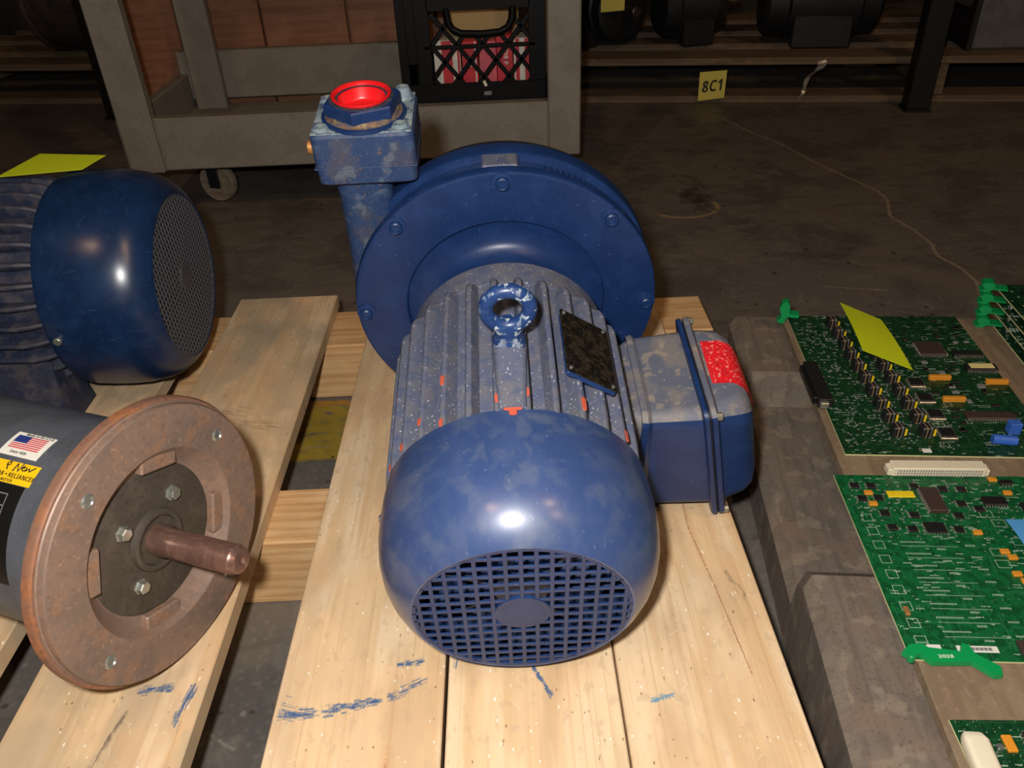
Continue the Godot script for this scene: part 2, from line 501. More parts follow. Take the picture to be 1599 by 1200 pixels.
func floor_texture() -> ImageTexture:   # 3 m x 3 m: x -1.5 .. 1.5, z -2.9 .. 0.1
	var im := paint(1024, 1024, C8(100, 94, 88), [[0.005, 201, 0.35, 0.7, C8(110, 100, 89), 0.8], [0.012, 202, 0.45, 0.8, C8(80, 76, 72), 0.75], [0.05, 203, 0.55, 0.85, C8(120, 111, 102), 0.5], [0.06, 204, 0.55, 0.85, C8(78, 73, 69), 0.5, 3, 1], [0.3, 205, 0.6, 0.9, C8(138, 129, 119), 0.5]])
	im.resize(2048, 2048, Image.INTERPOLATE_CUBIC)
	var rng := RandomNumberGenerator.new()
	rng.seed = 77
	var px := func(x, z): return Vector2((x + 1.5) / 3.0 * 2048, (z + 2.9) / 3.0 * 2048)
	# the worn yellow paint between the pallet boards
	for k in 900:
		var p: Vector2 = px.call(rng.randf_range(-0.36, -0.13), rng.randf_range(-0.96, -0.84))
		dab(im, p.x, p.y, rng.randf_range(3, 10), C8(160, 134, 44), rng.randf_range(0.2, 0.5), 0.5)
	stroke(im, [px.call(-0.34, -0.975), px.call(-0.18, -0.96)], 5, C8(170, 120, 40), 0.8, rng, 0.5)
	# the long crack on the right
	var c := [[0.6, -2.36], [0.647, -2.274], [0.675, -2.177], [0.726, -2.057], [0.764, -1.9], [0.798, -1.804], [0.833, -1.703], [0.833, -1.649], [0.801, -1.558], [0.817, -1.489], [0.823, -1.42], [0.809, -1.363], [0.826, -1.311], [0.827, -1.254], [0.803, -1.185], [0.79, -1.1]]
	for k in c.size() - 1:
		for w in 2:
			stroke(im, [px.call(c[k][0], c[k][1]), px.call(c[k + 1][0], c[k + 1][1])], 3.6, C8(150, 136, 116), 0.8, rng, 0.25)
		stroke(im, [px.call(c[k][0] + 0.004, c[k][1]), px.call(c[k + 1][0] + 0.004, c[k + 1][1])], 1.4, C8(60, 54, 48), 0.5, rng, 0.6)
	# a dried ring with a dark spill, and scuffed patches
	for k in 160:
		var a := rng.randf_range(-0.3, 2.4)
		var p: Vector2 = px.call(0.39 + 0.075 * cos(a), -1.66 + 0.06 * sin(a))
		dab(im, p.x, p.y, rng.randf_range(2, 4), C8(160, 136, 100), 0.4)
	for k in 60:
		var p: Vector2 = px.call(rng.randfn(0.43, 0.016), rng.randfn(-1.72, 0.06))
		dab(im, p.x, p.y, rng.randf_range(4, 9), C8(58, 50, 44), 0.3)
	for k in 240:
		var p: Vector2 = px.call(rng.randfn(0.36, 0.11), rng.randfn(-1.45, 0.05))
		dab(im, p.x, p.y, rng.randf_range(4, 12), C8(136, 122, 102), 0.14, 0.6)
	for k in 40:
		var p: Vector2 = px.call(rng.randfn(0.632, 0.02), rng.randfn(-1.85, 0.012))
		dab(im, p.x, p.y, rng.randf_range(2, 6), C8(140, 128, 112), 0.25, 0.6)
	stroke(im, [px.call(0.56, -1.262), px.call(0.66, -1.238)], 2.0, C8(150, 138, 122), 0.7, rng, 0.2)
	for k in 420:   # scratches
		var p := Vector2(rng.randf() * 2048, rng.randf() * 2048)
		stroke(im, [p, p + Vector2(rng.randf_range(-44, 44), rng.randf_range(-14, 14))], 1.2, C8(146, 136, 124), 0.6, rng, 0.3)
	flecks(im, 1500, C8(150, 142, 130), 0.6, 2.0, rng, 0.6)
	flecks(im, 1200, C8(36, 32, 30), 0.8, 3.0, rng, 0.6)
	return itex(im)

func pine_board(sd: int, strokes: Array, worn := 0.0) -> StandardMaterial3D:   # 0.14 m across, 1 m along; strokes in fractions of the board
	var w := 256
	var h := 1024
	var im := paint(w, h, C8(219, 187, 146), [[0.03, sd, 0.3, 0.8, C8(206, 171, 128), 0.7, 1, 24], [0.012, sd + 1, 0.45, 0.75, C8(226, 202, 168), 0.7, 1, 4], [0.008, sd + 2, 0.45, 0.85, C8(190, 158, 122), 0.6, 1, 2], [0.09, sd + 3, 0.6, 0.9, C8(184, 146, 106), 0.35, 1, 40], [0.04, sd + 7, 0.62, 0.85, C8(186, 160, 130), 0.4]] + ([[0.008, sd + 4, 0.3, 0.75, C8(180, 160, 132), worn]] if worn > 0 else []))
	im.resize(512, 2048, Image.INTERPOLATE_CUBIC)
	var rng := RandomNumberGenerator.new()
	rng.seed = sd
	for k in 2:   # knots
		var p := Vector2(rng.randf_range(90, 420), rng.randf_range(200, 1900))
		for r in 9:
			for a in 40:
				var t := TAU * a / 40.0
				dab(im, p.x + cos(t) * r * 3.2, p.y + sin(t) * r * 5.0, 1.3, C8(172, 118, 76), 0.35 if r % 2 else 0.15)
	for s in strokes:
		var pts := []
		for p in s[0]:
			pts.append(Vector2(p[0] * 512, p[1] * 2048))
		stroke(im, pts, s[1], s[2], s[3], rng, s[4])
	flecks(im, 240, C8(246, 244, 238), 0.8, 3.0, rng, 0.9)
	flecks(im, 140, C8(96, 72, 50), 0.8, 2.6, rng, 0.8)
	for k in 60:
		var p := Vector2(rng.randf() * 512, rng.randf() * 2048)
		stroke(im, [p, p + Vector2(rng.randf_range(-30, 30), rng.randf_range(-30, 30))], 1.2, C8(240, 222, 190), 0.5, rng, 0.3)
	return mat(Color.WHITE, 0.62, 0, itex(im))

func silk(w: int, h: int, sd: int, base: Color, lines: Array, dense: float) -> ImageTexture:   # the printed face of a circuit board: traces, pads and white print
	var im := paint(w, h, base, [[0.02, sd, 0.4, 0.7, base.darkened(0.25), 0.8]])
	var rng := RandomNumberGenerator.new()
	rng.seed = sd
	for k in int(260 * dense):   # traces
		var x := rng.randi_range(0, w)
		var y := rng.randi_range(0, h)
		var l := rng.randi_range(20, 160)
		if rng.randf() < 0.5:
			im.fill_rect(Rect2i(x, y, l, 2), base.lightened(0.12))
		else:
			im.fill_rect(Rect2i(x, y, 2, l), base.lightened(0.12))
	for k in int(900 * dense):   # pads
		im.fill_rect(Rect2i(rng.randi_range(0, w), rng.randi_range(0, h), rng.randi_range(2, 5), rng.randi_range(2, 5)), C8(120, 140, 116))
	for k in int(260 * dense):   # designators
		var x := rng.randi_range(0, w)
		var y := rng.randi_range(0, h)
		for i in rng.randi_range(3, 8):
			im.fill_rect(Rect2i(x + i * 5, y, 3, rng.randi_range(3, 6)), C8(196, 206, 190))
	for l in lines:   # white outlines and bars: [x0, y0, x1, y1, filled]
		var r := Rect2i(int(l[0] * w), int(l[1] * h), int((l[2] - l[0]) * w), int((l[3] - l[1]) * h))
		if l[4]:
			for i in range(0, r.size.x, 6):   # rows of printed characters
				im.fill_rect(Rect2i(r.position.x + i, r.position.y, 3 + i % 2, r.size.y), C8(180, 198, 178))
		else:
			for s in [[r.position.x, r.position.y, r.size.x, 2], [r.position.x, r.end.y, r.size.x + 2, 2], [r.position.x, r.position.y, 2, r.size.y], [r.end.x, r.position.y, 2, r.size.y]]:
				im.fill_rect(Rect2i(s[0], s[1], s[2], s[3]), C8(196, 206, 190))
	return itex(im)

func turned(yaw: float, tilt: float) -> Basis:   # local z points along yaw, dipping by tilt
	var n := Vector3(sin(yaw) * cos(tilt), -sin(tilt), cos(yaw) * cos(tilt))
	var e1 := Vector3.UP.cross(n).normalized()
	return Basis(e1, n.cross(e1), n)

func grille_mesh(R: float, pitch: float, bar: float, hub: float, thick: float) -> ArrayMesh:
	var t := PackedVector3Array()
	var n := int(R / pitch) + 1
	for k in range(-n, n + 1):
		for v in 2:
			var x := (k + (0.0 if v else 0.5)) * pitch
			if absf(x) >= R - bar:
				continue
			var l := sqrt(R * R - x * x) * 2.0
			if v:
				t.append_array(box(Vector3(bar, l, thick), 0.0003, Vector3(x, 0, 0)))
			else:
				t.append_array(box(Vector3(l, bar, thick * 0.9), 0.0003, Vector3(0, x, -thick * 0.05)))
	t.append_array(lathe([Vector2(0, -thick), Vector2(hub, -thick), Vector2(hub, thick * 0.7), Vector2(0, thick * 0.7)], 24))
	t.append_array(lathe([Vector2(R - bar, -thick), Vector2(R + 0.001, -thick), Vector2(R + 0.001, thick * 0.4), Vector2(R - bar, thick * 0.4), Vector2(R - bar, -thick)], 64))
	return mesh(t)

func fan_mesh(R: float) -> ArrayMesh:
	var t := lathe([Vector2(0, -0.012), Vector2(R, -0.012), Vector2(R, -0.009), Vector2(R * 0.3, -0.008), Vector2(R * 0.27, 0.012), Vector2(0, 0.012)], 32)
	for k in 7:
		t.append_array(Transform3D(Basis(Vector3(0, 0, 1), TAU * k / 7)) * box(Vector3(R * 0.68, 0.003, 0.022), 0.0005, Vector3(R * 0.62, 0, 0.002)))
	return mesh(t)

func build_pump() -> void:
	var B := turned(0.0074, 0.1787)
	var P := thing("pump_motor", "large blue pump and motor with red plug and round fan cover, centre of pallet", "pump motor", Vector3(-0.0022, 0.1611 + T, -0.7405), B)
	# --- pump casing and the adapter plate in front of it
	part("volute_casing", mesh(lathe([Vector2(0, -0.115), Vector2(0.05, -0.115), Vector2(0.12, -0.1), Vector2(0.146, -0.078), Vector2(0.153, -0.06), Vector2(0.1545, -0.056), Vector2(0.1545, -0.042), Vector2(0.1535, -0.039), Vector2(0.147, -0.0385), Vector2(0.1455, -0.036), Vector2(0.1455, -0.013), Vector2(0, -0.013)], 96)), M.blue, P)
	var ad := part("adapter_plate", mesh(lathe([Vector2(0.09, -0.0135), Vector2(0.152, -0.0135), Vector2(0.1555, -0.011), Vector2(0.1558, -0.004), Vector2(0.1545, -0.001), Vector2(0.151, 0), Vector2(0.1045, 0), Vector2(0.1025, -0.001), Vector2(0.1015, -0.007), Vector2(0.09, -0.0085), Vector2(0.076, -0.006), Vector2(0.069, -0.001), Vector2(0.0655, 0.008), Vector2(0.064, 0.04), Vector2(0, 0.04)], 96)), M.blue, P)
	var bolt := mesh(lathe([Vector2(0, 0), Vector2(0.0098, 0), Vector2(0.0098, 0.0015), Vector2(0.0066, 0.002), Vector2(0.0064, 0.006), Vector2(0.0052, 0.007), Vector2(0.0042, 0.0066), Vector2(0.0038, 0.005), Vector2(0, 0.005)], 16))
	for k in 8:
		var a := deg_to_rad(45.0 * k - 0.56)
		part("bolt", bolt, M.blue, ad, Vector3(0.1455 * cos(a), 0.1455 * sin(a), 0))
	part("casing_lug", mesh(box(Vector3(0.034, 0.014, 0.024), 0.002, Vector3(0, 0.1475, -0.0255))), M.dusty, P)
	var rib := mesh(box(Vector3(0.0035, 0.004, 0.012), 0.001))
	for k in 10:
		var a := deg_to_rad(74.0 - k * 2.4)
		part("cast_mark", rib, M.blue, P, Vector3(0.1475 * cos(a), 0.1475 * sin(a), -0.0255), Vector3(0, 0, rad_to_deg(a) - 90))
	# --- discharge neck, square flange, bushing and plug
	var secs := []
	for s in [[-0.05, 0.060, 0.052], [0.0, 0.058, 0.052], [0.06, 0.054, 0.052], [0.11, 0.053, 0.054], [0.15, 0.058, 0.06]]:
		var sec := []
		for p in rrect(s[1], s[2], 0.016, 0):
			sec.append(Vector3(-0.133 + p.x, s[0], -0.062 - p.y))
		secs.append(sec)
	part("discharge_neck", mesh(loft(secs)), M.worn, P)
	var fl := []
	for s in [[0.1365, 0.088, 0.076], [0.139, 0.093, 0.082], [0.161, 0.095, 0.084], [0.185, 0.095, 0.084], [0.1878, 0.091, 0.08]]:
		var sec := []
		for p in rrect(s[1], s[2], 0.008, 0, 3):
			sec.append(Vector3(-0.124 + p.x, s[0], -0.062 - p.y))
		fl.append(sec)
	var df := part("discharge_flange", mesh(loft(fl)), M.worn, P)
	part("corroded_face", mesh(box(Vector3(0.0915, 0.0016, 0.0805), 0.0006, Vector3(-0.124, 0.1882, -0.062))), M.corroded, df)
	var fb := mesh(lathe([Vector2(0, 0), Vector2(0.0085, 0), Vector2(0.0085, 0.004), Vector2(0.006, 0.0085), Vector2(0, 0.0095)], 12))
	for p in [Vector2(-0.161, -0.032), Vector2(-0.089, -0.032), Vector2(-0.161, -0.092), Vector2(-0.089, -0.092)]:
		part("flange_bolt", fb, M.corroded, df, Vector3(p.x, 0.188, p.y), Vector3(-90, 0, 0)).scale = Vector3(1, 1, 1.3 if p.x > -0.1 and p.y < -0.05 else 0.45)
	part("seam", mesh(box(Vector3(0.0955, 0.001, 0.0845), 0.0003, Vector3(-0.124, 0.155, -0.062))), M.worn, df)
	part("brass_plug", mesh(cyl(0.0065, 0, 0.009, 12)), M.brass, df, Vector3(-0.1712, 0.163, -0.05), Vector3(0, -90, 0), "small brass plug")
	var bx := Vector3(-0.1235, 0.1885, -0.057)
	part("thread_seal", mesh(lathe([Vector2(0.028, 0), Vector2(0.0375, 0), Vector2(0.0375, 0.003), Vector2(0.034, 0.004), Vector2(0.033, 0.0075), Vector2(0.028, 0.0075)], 40)), M.seal, df, bx, Vector3(-90, 0, 0))
	part("sealing_ring", mesh(lathe([Vector2(0.036, 0), Vector2(0.0395, 0), Vector2(0.0395, 0.003), Vector2(0.036, 0.0035)], 40)), M.blue, df, bx, Vector3(-90, 0, 0))
	var hm := part("hex_bushing", mesh(lathe([Vector2(0.03, 0.006), Vector2(0.0345, 0.006), Vector2(0.0362, 0.0075), Vector2(0.0362, 0.0165), Vector2(0.0348, 0.018), Vector2(0.029, 0.0181), Vector2(0.028, 0.012)], 6), 20), M.blue, df, bx, Vector3(-90, 20, 0))
	part("bushing_face", mesh(lathe([Vector2(0.022, 0.0178), Vector2(0.03, 0.0178), Vector2(0.03, 0.0187), Vector2(0.022, 0.0187)], 32)), M.hex_top, hm)
	part("red_plug", mesh(lathe([Vector2(0, 0.002), Vector2(0.0205, 0.002), Vector2(0.0235, 0.012), Vector2(0.0262, 0.0195), Vector2(0.0275, 0.0205), Vector2(0.0273, 0.0216), Vector2(0.026, 0.0219), Vector2(0.0242, 0.0208), Vector2(0.0214, 0.0085), Vector2(0.0195, 0.0065), Vector2(0.012, 0.0058), Vector2(0.0105, 0.0072), Vector2(0, 0.0072)], 48)), M.red, df, bx, Vector3(-90, 0, 0), "red plastic plug")
	# --- motor
	part("end_bell", mesh(lathe([Vector2(0, 0.032), Vector2(0.062, 0.034), Vector2(0.084, 0.042), Vector2(0.0925, 0.052), Vector2(0.0945, 0.056), Vector2(0.0945, 0.083), Vector2(0, 0.083)], 72)), M.dusty, P)
	part("motor_body", mesh(lathe([Vector2(0, 0.08), Vector2(0.0925, 0.08), Vector2(0.0925, 0.26), Vector2(0, 0.26)], 72)), M.dusty, P)
	var fs := []
	for z in [[0.082, 0.004], [0.092, 0.0125], [0.1, 0.0145], [0.24, 0.0145], [0.254, 0.0135]]:
		var w := 0.0042
		fs.append([Vector3(w, -0.002, z[0]), Vector3(w * 0.7, z[1] - 0.0016, z[0]), Vector3(w * 0.35, z[1], z[0]), Vector3(-w * 0.35, z[1], z[0]), Vector3(-w * 0.7, z[1] - 0.0016, z[0]), Vector3(-w, -0.002, z[0])])
	var fin := mesh(loft(fs), 50)
	for k in 30:
		var a := 90.0 + 6.0 + 12.0 * k
		if a > 330 and a < 410 and absf(a - 360) < 22:
			continue
		var r := deg_to_rad(a)
		part("fin", fin, M.dusty, P, Vector3(0.0925 * cos(r), 0.0925 * sin(r), 0), Vector3(0, 0, a - 90))
	# lifting eye on its boss
	part("eye_boss", mesh(loft([rrect(0.026, 0.022, 0.004, 0.188, 3, Vector2(0, 0.098)), rrect(0.026, 0.03, 0.005, 0.194, 3, Vector2(0, 0.099)), rrect(0.022, 0.026, 0.005, 0.252, 3, Vector2(0, 0.096))])), M.dusty, P)
	var ey := part("lifting_eye", mesh(tube([Vector3(0, 0.098, 0.181), Vector3(0, 0.112, 0.181), Vector3(0, 0.116, 0.181), Vector3(0, 0.127, 0.181)], [0.0135, 0.0135, 0.011, 0.0115], 20)), M.eye, P)
	var ring := []
	for k in 36:
		ring.append(Vector3(0.0168 * cos(TAU * k / 36), 0.142 + 0.0168 * sin(TAU * k / 36), 0.181))
	part("ring", mesh(tube(ring, 0.0061, 14, true)), M.eye, ey)
	# nameplate
	var np := part("nameplate", mesh(loft([rrect(0.048, 0.074, 0.001, 0.0, 2), rrect(0.048, 0.074, 0.001, 0.0012, 2)])), M.plate, P, Vector3(0.0625, 0.0905, 0.175), Vector3(0, 0, 0))
	np.basis = Basis(Vector3(0.82, -0.57, 0), Vector3(0, 0, -1), Vector3(0.57, 0.82, 0)).orthonormalized()
	part("nameplate_bracket", mesh(box(Vector3(0.047, 0.072, 0.004), 0.001, Vector3(0.001, -0.002, -0.0025))), M.blue, np)
	for p in [[-1, -1], [1, -1], [1, 1], [-1, 1]]:
		part("rivet", mesh(cyl(0.0016, 0.001, 0.0024, 8)), M.zinc, np, Vector3(p[0] * 0.0205, p[1] * 0.0335, 0))
	# fan cover, grille and fan
	part("fan_cover", mesh(lathe([Vector2(0.1, 0.256), Vector2(0.1045, 0.252), Vector2(0.106, 0.2525), Vector2(0.1075, 0.266), Vector2(0.1085, 0.282), Vector2(0.1085, 0.298), Vector2(0.1065, 0.314), Vector2(0.1025, 0.328), Vector2(0.0965, 0.340), Vector2(0.0895, 0.349), Vector2(0.0835, 0.3545), Vector2(0.0815, 0.3562), Vector2(0.0795, 0.3555)], 96)), M.hood, P)
	part("fan_grille", grille_mesh(0.0805, 0.0106, 0.0031, 0.0205, 0.0018), M.blue, P, Vector3(0, 0, 0.355))
	part("fan", fan_mesh(0.078), M.hood, P, Vector3(0, 0, 0.325))
	part("cover_screw", mesh(cyl(0.004, 0, 0.004, 10)), M.blue, P, Vector3(-0.107, 0.0, 0.266), Vector3(0, -90, 0))
	# chips of old orange paint on the fin tips and casting
	var chip := mesh(loft([rrect(0.0045, 0.010, 0.0018, 0, 2), rrect(0.0042, 0.0096, 0.0018, 0.0005, 2)]))
	for c in [[90, 0.1068, 0.252, 3.0, 0.55], [90, 0.108, 0.2575, 1.3, 0.6], [84, 0.1072, 0.236, 0.8, 0.9], [96, 0.1072, 0.241, 0.8, 0.9], [60, 0.1072, 0.238, 0.9, 1.4], [120, 0.1072, 0.205, 0.8, 1.1], [132, 0.1072, 0.236, 0.8, 0.7], [120, 0.1072, 0.25, 0.7, 0.8], [36, 0.1072, 0.246, 0.9, 1.2], [144, 0.1072, 0.246, 0.8, 0.7], [156, 0.1072, 0.25, 0.8, 0.7]]:
		var a := deg_to_rad(c[0])
		var m := part("paint_chip", chip, M.orange_paint, P)
		m.transform = Transform3D(Basis(Vector3(-sin(a), cos(a), 0) * c[3], Vector3(0, 0, -c[4]), Vector3(cos(a), sin(a), 0)), Vector3(c[1] * cos(a), c[1] * sin(a), c[2]))
	# --- terminal box on the right side; its own axis is +x
	var bz := 0.122
	var by := -0.0535
	var turn := Transform3D(Basis(Vector3(0, 0, 1), deg_to_rad(11.0)), Vector3.ZERO)
	var piv := Vector3(0.165, by + 0.07, 0)
	var S := func(secs_: Array) -> Array:   # sections given as [x, size along z, size along y, corner, y shift]
		var out := []
		for s in secs_:
			var sec := []
			var lean := Basis(Vector3(0, 0, 1), deg_to_rad(11.0) * clampf((s[0] - 0.118) / 0.047, 0, 1))
			for p in rrect(s[1], s[2], s[3], 0, 8):
				sec.append(piv + lean * (Vector3(s[0], by + p.y + s[4], bz - p.x) - piv))
			out.append(sec)
		return out
	var X := func(secs_: Array) -> PackedVector3Array: return loft(S.call(secs_))
	part("box_neck", mesh(X.call([[0.07, 0.1, 0.1, 0.012, 0.01], [0.108, 0.104, 0.112, 0.012, 0.004], [0.116, 0.116, 0.124, 0.012, 0.0]])), M.dusty_box, P)
	var tb := part("terminal_box", two_tone(S.call([[0.114, 0.12, 0.128, 0.012, 0], [0.119, 0.124, 0.132, 0.014, 0], [0.123, 0.118, 0.128, 0.014, 0], [0.165, 0.124, 0.134, 0.016, 0]]), 35.0, 4, 13, M.dusty_box, M.blue), null, P)
	part("box_flange", mesh(X.call([[0.1645, 0.136, 0.146, 0.01, 0], [0.1655, 0.139, 0.149, 0.011, 0], [0.169, 0.139, 0.149, 0.011, 0], [0.1695, 0.136, 0.146, 0.01, 0]])), M.blue, tb)
	part("gasket", mesh(X.call([[0.1693, 0.132, 0.142, 0.01, 0], [0.1712, 0.132, 0.142, 0.01, 0]])), M.ink, tb)
	var cv := part("box_cover", two_tone(S.call([[0.171, 0.138, 0.148, 0.011, 0], [0.1718, 0.14, 0.15, 0.012, 0], [0.176, 0.14, 0.15, 0.012, 0], [0.1775, 0.134, 0.144, 0.014, 0], [0.179, 0.124, 0.134, 0.018, 0], [0.198, 0.12, 0.13, 0.022, 0], [0.207, 0.11, 0.12, 0.022, 0], [0.212, 0.09, 0.1, 0.02, 0], [0.2135, 0.06, 0.07, 0.02, 0]]), 50.0, 4, 13, M.dusty_box, M.blue), null, P)
	for p in [[1, 1], [-1, 1], [1, -1], [-1, -1]]:
		part("cover_screw", mesh(cyl(0.0038, 0, 0.006, 8)), M.zinc, cv, piv + turn * (Vector3(0.175, by + p[1] * 0.0675, bz + p[0] * 0.0645) - piv), Vector3(0, 90, 0))
	# red label bent over the upper edge of the cover
	var lab := PackedVector3Array()
	var prof := [Vector2(0.1815, 0.0672), Vector2(0.1985, 0.0658), Vector2(0.2042, 0.063), Vector2(0.2078, 0.0602), Vector2(0.2105, 0.055), Vector2(0.2128, 0.05), Vector2(0.2135, 0.04)]
	for i in prof.size() - 1:
		var z0 := bz - 0.032 + i * 0.002
		var z1 := bz + 0.024 + i * 0.002
		var a := Vector3(prof[i].x, by + prof[i].y + 0.0003, z1)
		var b := Vector3(prof[i + 1].x, by + prof[i + 1].y + 0.0003, z1 + 0.002)
		var d := Vector3(0.0004, 0.0006, 0)
		lab.append_array(q4(a + d, b + d, Vector3(b.x, b.y, z0 + 0.002) + d, Vector3(a.x, a.y, z0) + d))
		lab.append_array(q4(a - d, Vector3(a.x, a.y, z0) - d, Vector3(b.x, b.y, z0 + 0.002) - d, b - d))
	part("red_label", mesh(Transform3D(Basis.IDENTITY, piv) * (turn * (Transform3D(Basis.IDENTITY, -piv) * lab))), M.red_label, cv, Vector3.ZERO, Vector3.ZERO, "torn red paper label")

func build_blue_motor() -> void:
	var P := thing("electric_motor", "dark navy blue electric motor with fine round fan grille, behind grey flange motor", "motor", Vector3(-0.3904, 0.1389 + T, -0.897), turned(1.5859, 0.0176))
	part("fan_cover", mesh(lathe([Vector2(0.118, -0.12), Vector2(0.1245, -0.118), Vector2(0.127, -0.112), Vector2(0.1285, -0.09), Vector2(0.1289, -0.07), Vector2(0.1278, -0.05), Vector2(0.1245, -0.033), Vector2(0.119, -0.019), Vector2(0.111, -0.008), Vector2(0.103, -0.002), Vector2(0.0985, 0), Vector2(0.0965, -0.001)], 96)), M.navy, P)
	part("fan_grille", grille_mesh(0.0975, 0.0074, 0.0019, 0.0165, 0.0016), M.navy_grille, P, Vector3(0, 0, -0.0015), Vector3(0, 0, 8))
	part("fan", fan_mesh(0.09), M.navy, P, Vector3(0, 0, -0.04))
	part("motor_body", mesh(lathe([Vector2(0, -0.42), Vector2(0.108, -0.42), Vector2(0.108, -0.1), Vector2(0, -0.1)], 64)), M.navy_dust, P)
	var fs := []
	for z in [[-0.41, 0.014, 0.0], [-0.36, 0.015, 0.001], [-0.28, 0.0145, -0.0012], [-0.2, 0.015, 0.0012], [-0.15, 0.0145, -0.001], [-0.135, 0.012, 0.0], [-0.116, 0.004, 0.001]]:
		var w := 0.0046
		var x: float = z[2]
		fs.append([Vector3(w + x, -0.002, z[0]), Vector3(w * 0.7 + x, z[1] - 0.002, z[0]), Vector3(w * 0.3 + x, z[1], z[0]), Vector3(-w * 0.3 + x, z[1], z[0]), Vector3(-w * 0.7 + x, z[1] - 0.002, z[0]), Vector3(-w + x, -0.002, z[0])])
	var fin := mesh(loft(fs), 50)
	for k in 32:
		var a := 360.0 / 32 * k
		if a > 225 and a < 315:
			continue
		part("fin", fin, M.navy_dust, P, Vector3(0.108 * cos(deg_to_rad(a)), 0.108 * sin(deg_to_rad(a)), 0), Vector3(0, 0, a - 90))
	for s in [-1, 1]:
		var f := part("foot", mesh(loft([[Vector3(s * 0.06, -0.075, -0.4), Vector3(s * 0.06, -0.075, -0.14), Vector3(s * 0.1, -0.055, -0.14), Vector3(s * 0.1, -0.055, -0.4)] if s > 0 else [Vector3(-0.1, -0.055, -0.4), Vector3(-0.1, -0.055, -0.14), Vector3(-0.06, -0.075, -0.14), Vector3(-0.06, -0.075, -0.4)], [Vector3(0.055 * s - 0.004, -0.138, -0.4), Vector3(0.055 * s - 0.004, -0.138, -0.132), Vector3(0.055 * s + 0.004 + 0.06 * s, -0.138, -0.132), Vector3(0.055 * s + 0.064 * s, -0.138, -0.4)] if s > 0 else [Vector3(-0.122, -0.136, -0.4), Vector3(-0.122, -0.136, -0.132), Vector3(-0.05, -0.136, -0.132), Vector3(-0.05, -0.136, -0.4)]]), 30), M.navy_dust, P)
		f.set_meta("label", "dusty cast foot")
	part("cover_screw", mesh(cyl(0.0045, 0, 0.005, 10)), M.zinc, P, Vector3(-0.127, -0.012, -0.105), Vector3(0, -90, 0))
	# the folded neon note standing on top of it: its two ends lift away from the body
	single("sticky_note", paper(Vector3(-0.573, 0.2695, -0.9), Vector3(-0.482, 0.2695, -0.914), Vector3(-0.467, 0.274, -0.949), Vector3(-0.555, 0.273, -0.97)), M.note, "neon yellow-green note lying on top of the navy motor", "note", Vector3(0, T, 0))

func paper(a: Vector3, b: Vector3, c: Vector3, d: Vector3, curl := 0.0) -> ArrayMesh:   # a sheet with thickness, bent a little between ab and dc
	var up := (b - a).cross(c - b).normalized()
	if up.y < 0:
		up = -up
	var lo := []
	var hi := []
	var n := 8
	for i in n + 1:
		var t := float(i) / n
		var k := sin(PI * t) * curl
		lo.append([a.lerp(d, t) + up * k, b.lerp(c, t) + up * k])
	var out := PackedVector3Array()
	var th := up * 0.0005
	for i in n:
		for f in [[lo[i][0] + th, lo[i][1] + th, lo[i + 1][1] + th, lo[i + 1][0] + th], [lo[i][0], lo[i][1], lo[i + 1][1], lo[i + 1][0]], [lo[i][0], lo[i][0] + th, lo[i + 1][0] + th, lo[i + 1][0]], [lo[i][1], lo[i][1] + th, lo[i + 1][1] + th, lo[i + 1][1]]]:
			out.append_array(face_out(f, (lo[i][0] + lo[i][1] + lo[i + 1][0] + lo[i + 1][1]) / 4 + th * 0.5))
	for e in [0, n]:
		out.append_array(face_out([lo[e][0], lo[e][1], lo[e][1] + th, lo[e][0] + th], (lo[4][0] + lo[4][1]) / 2))
	return mesh(out, 20)

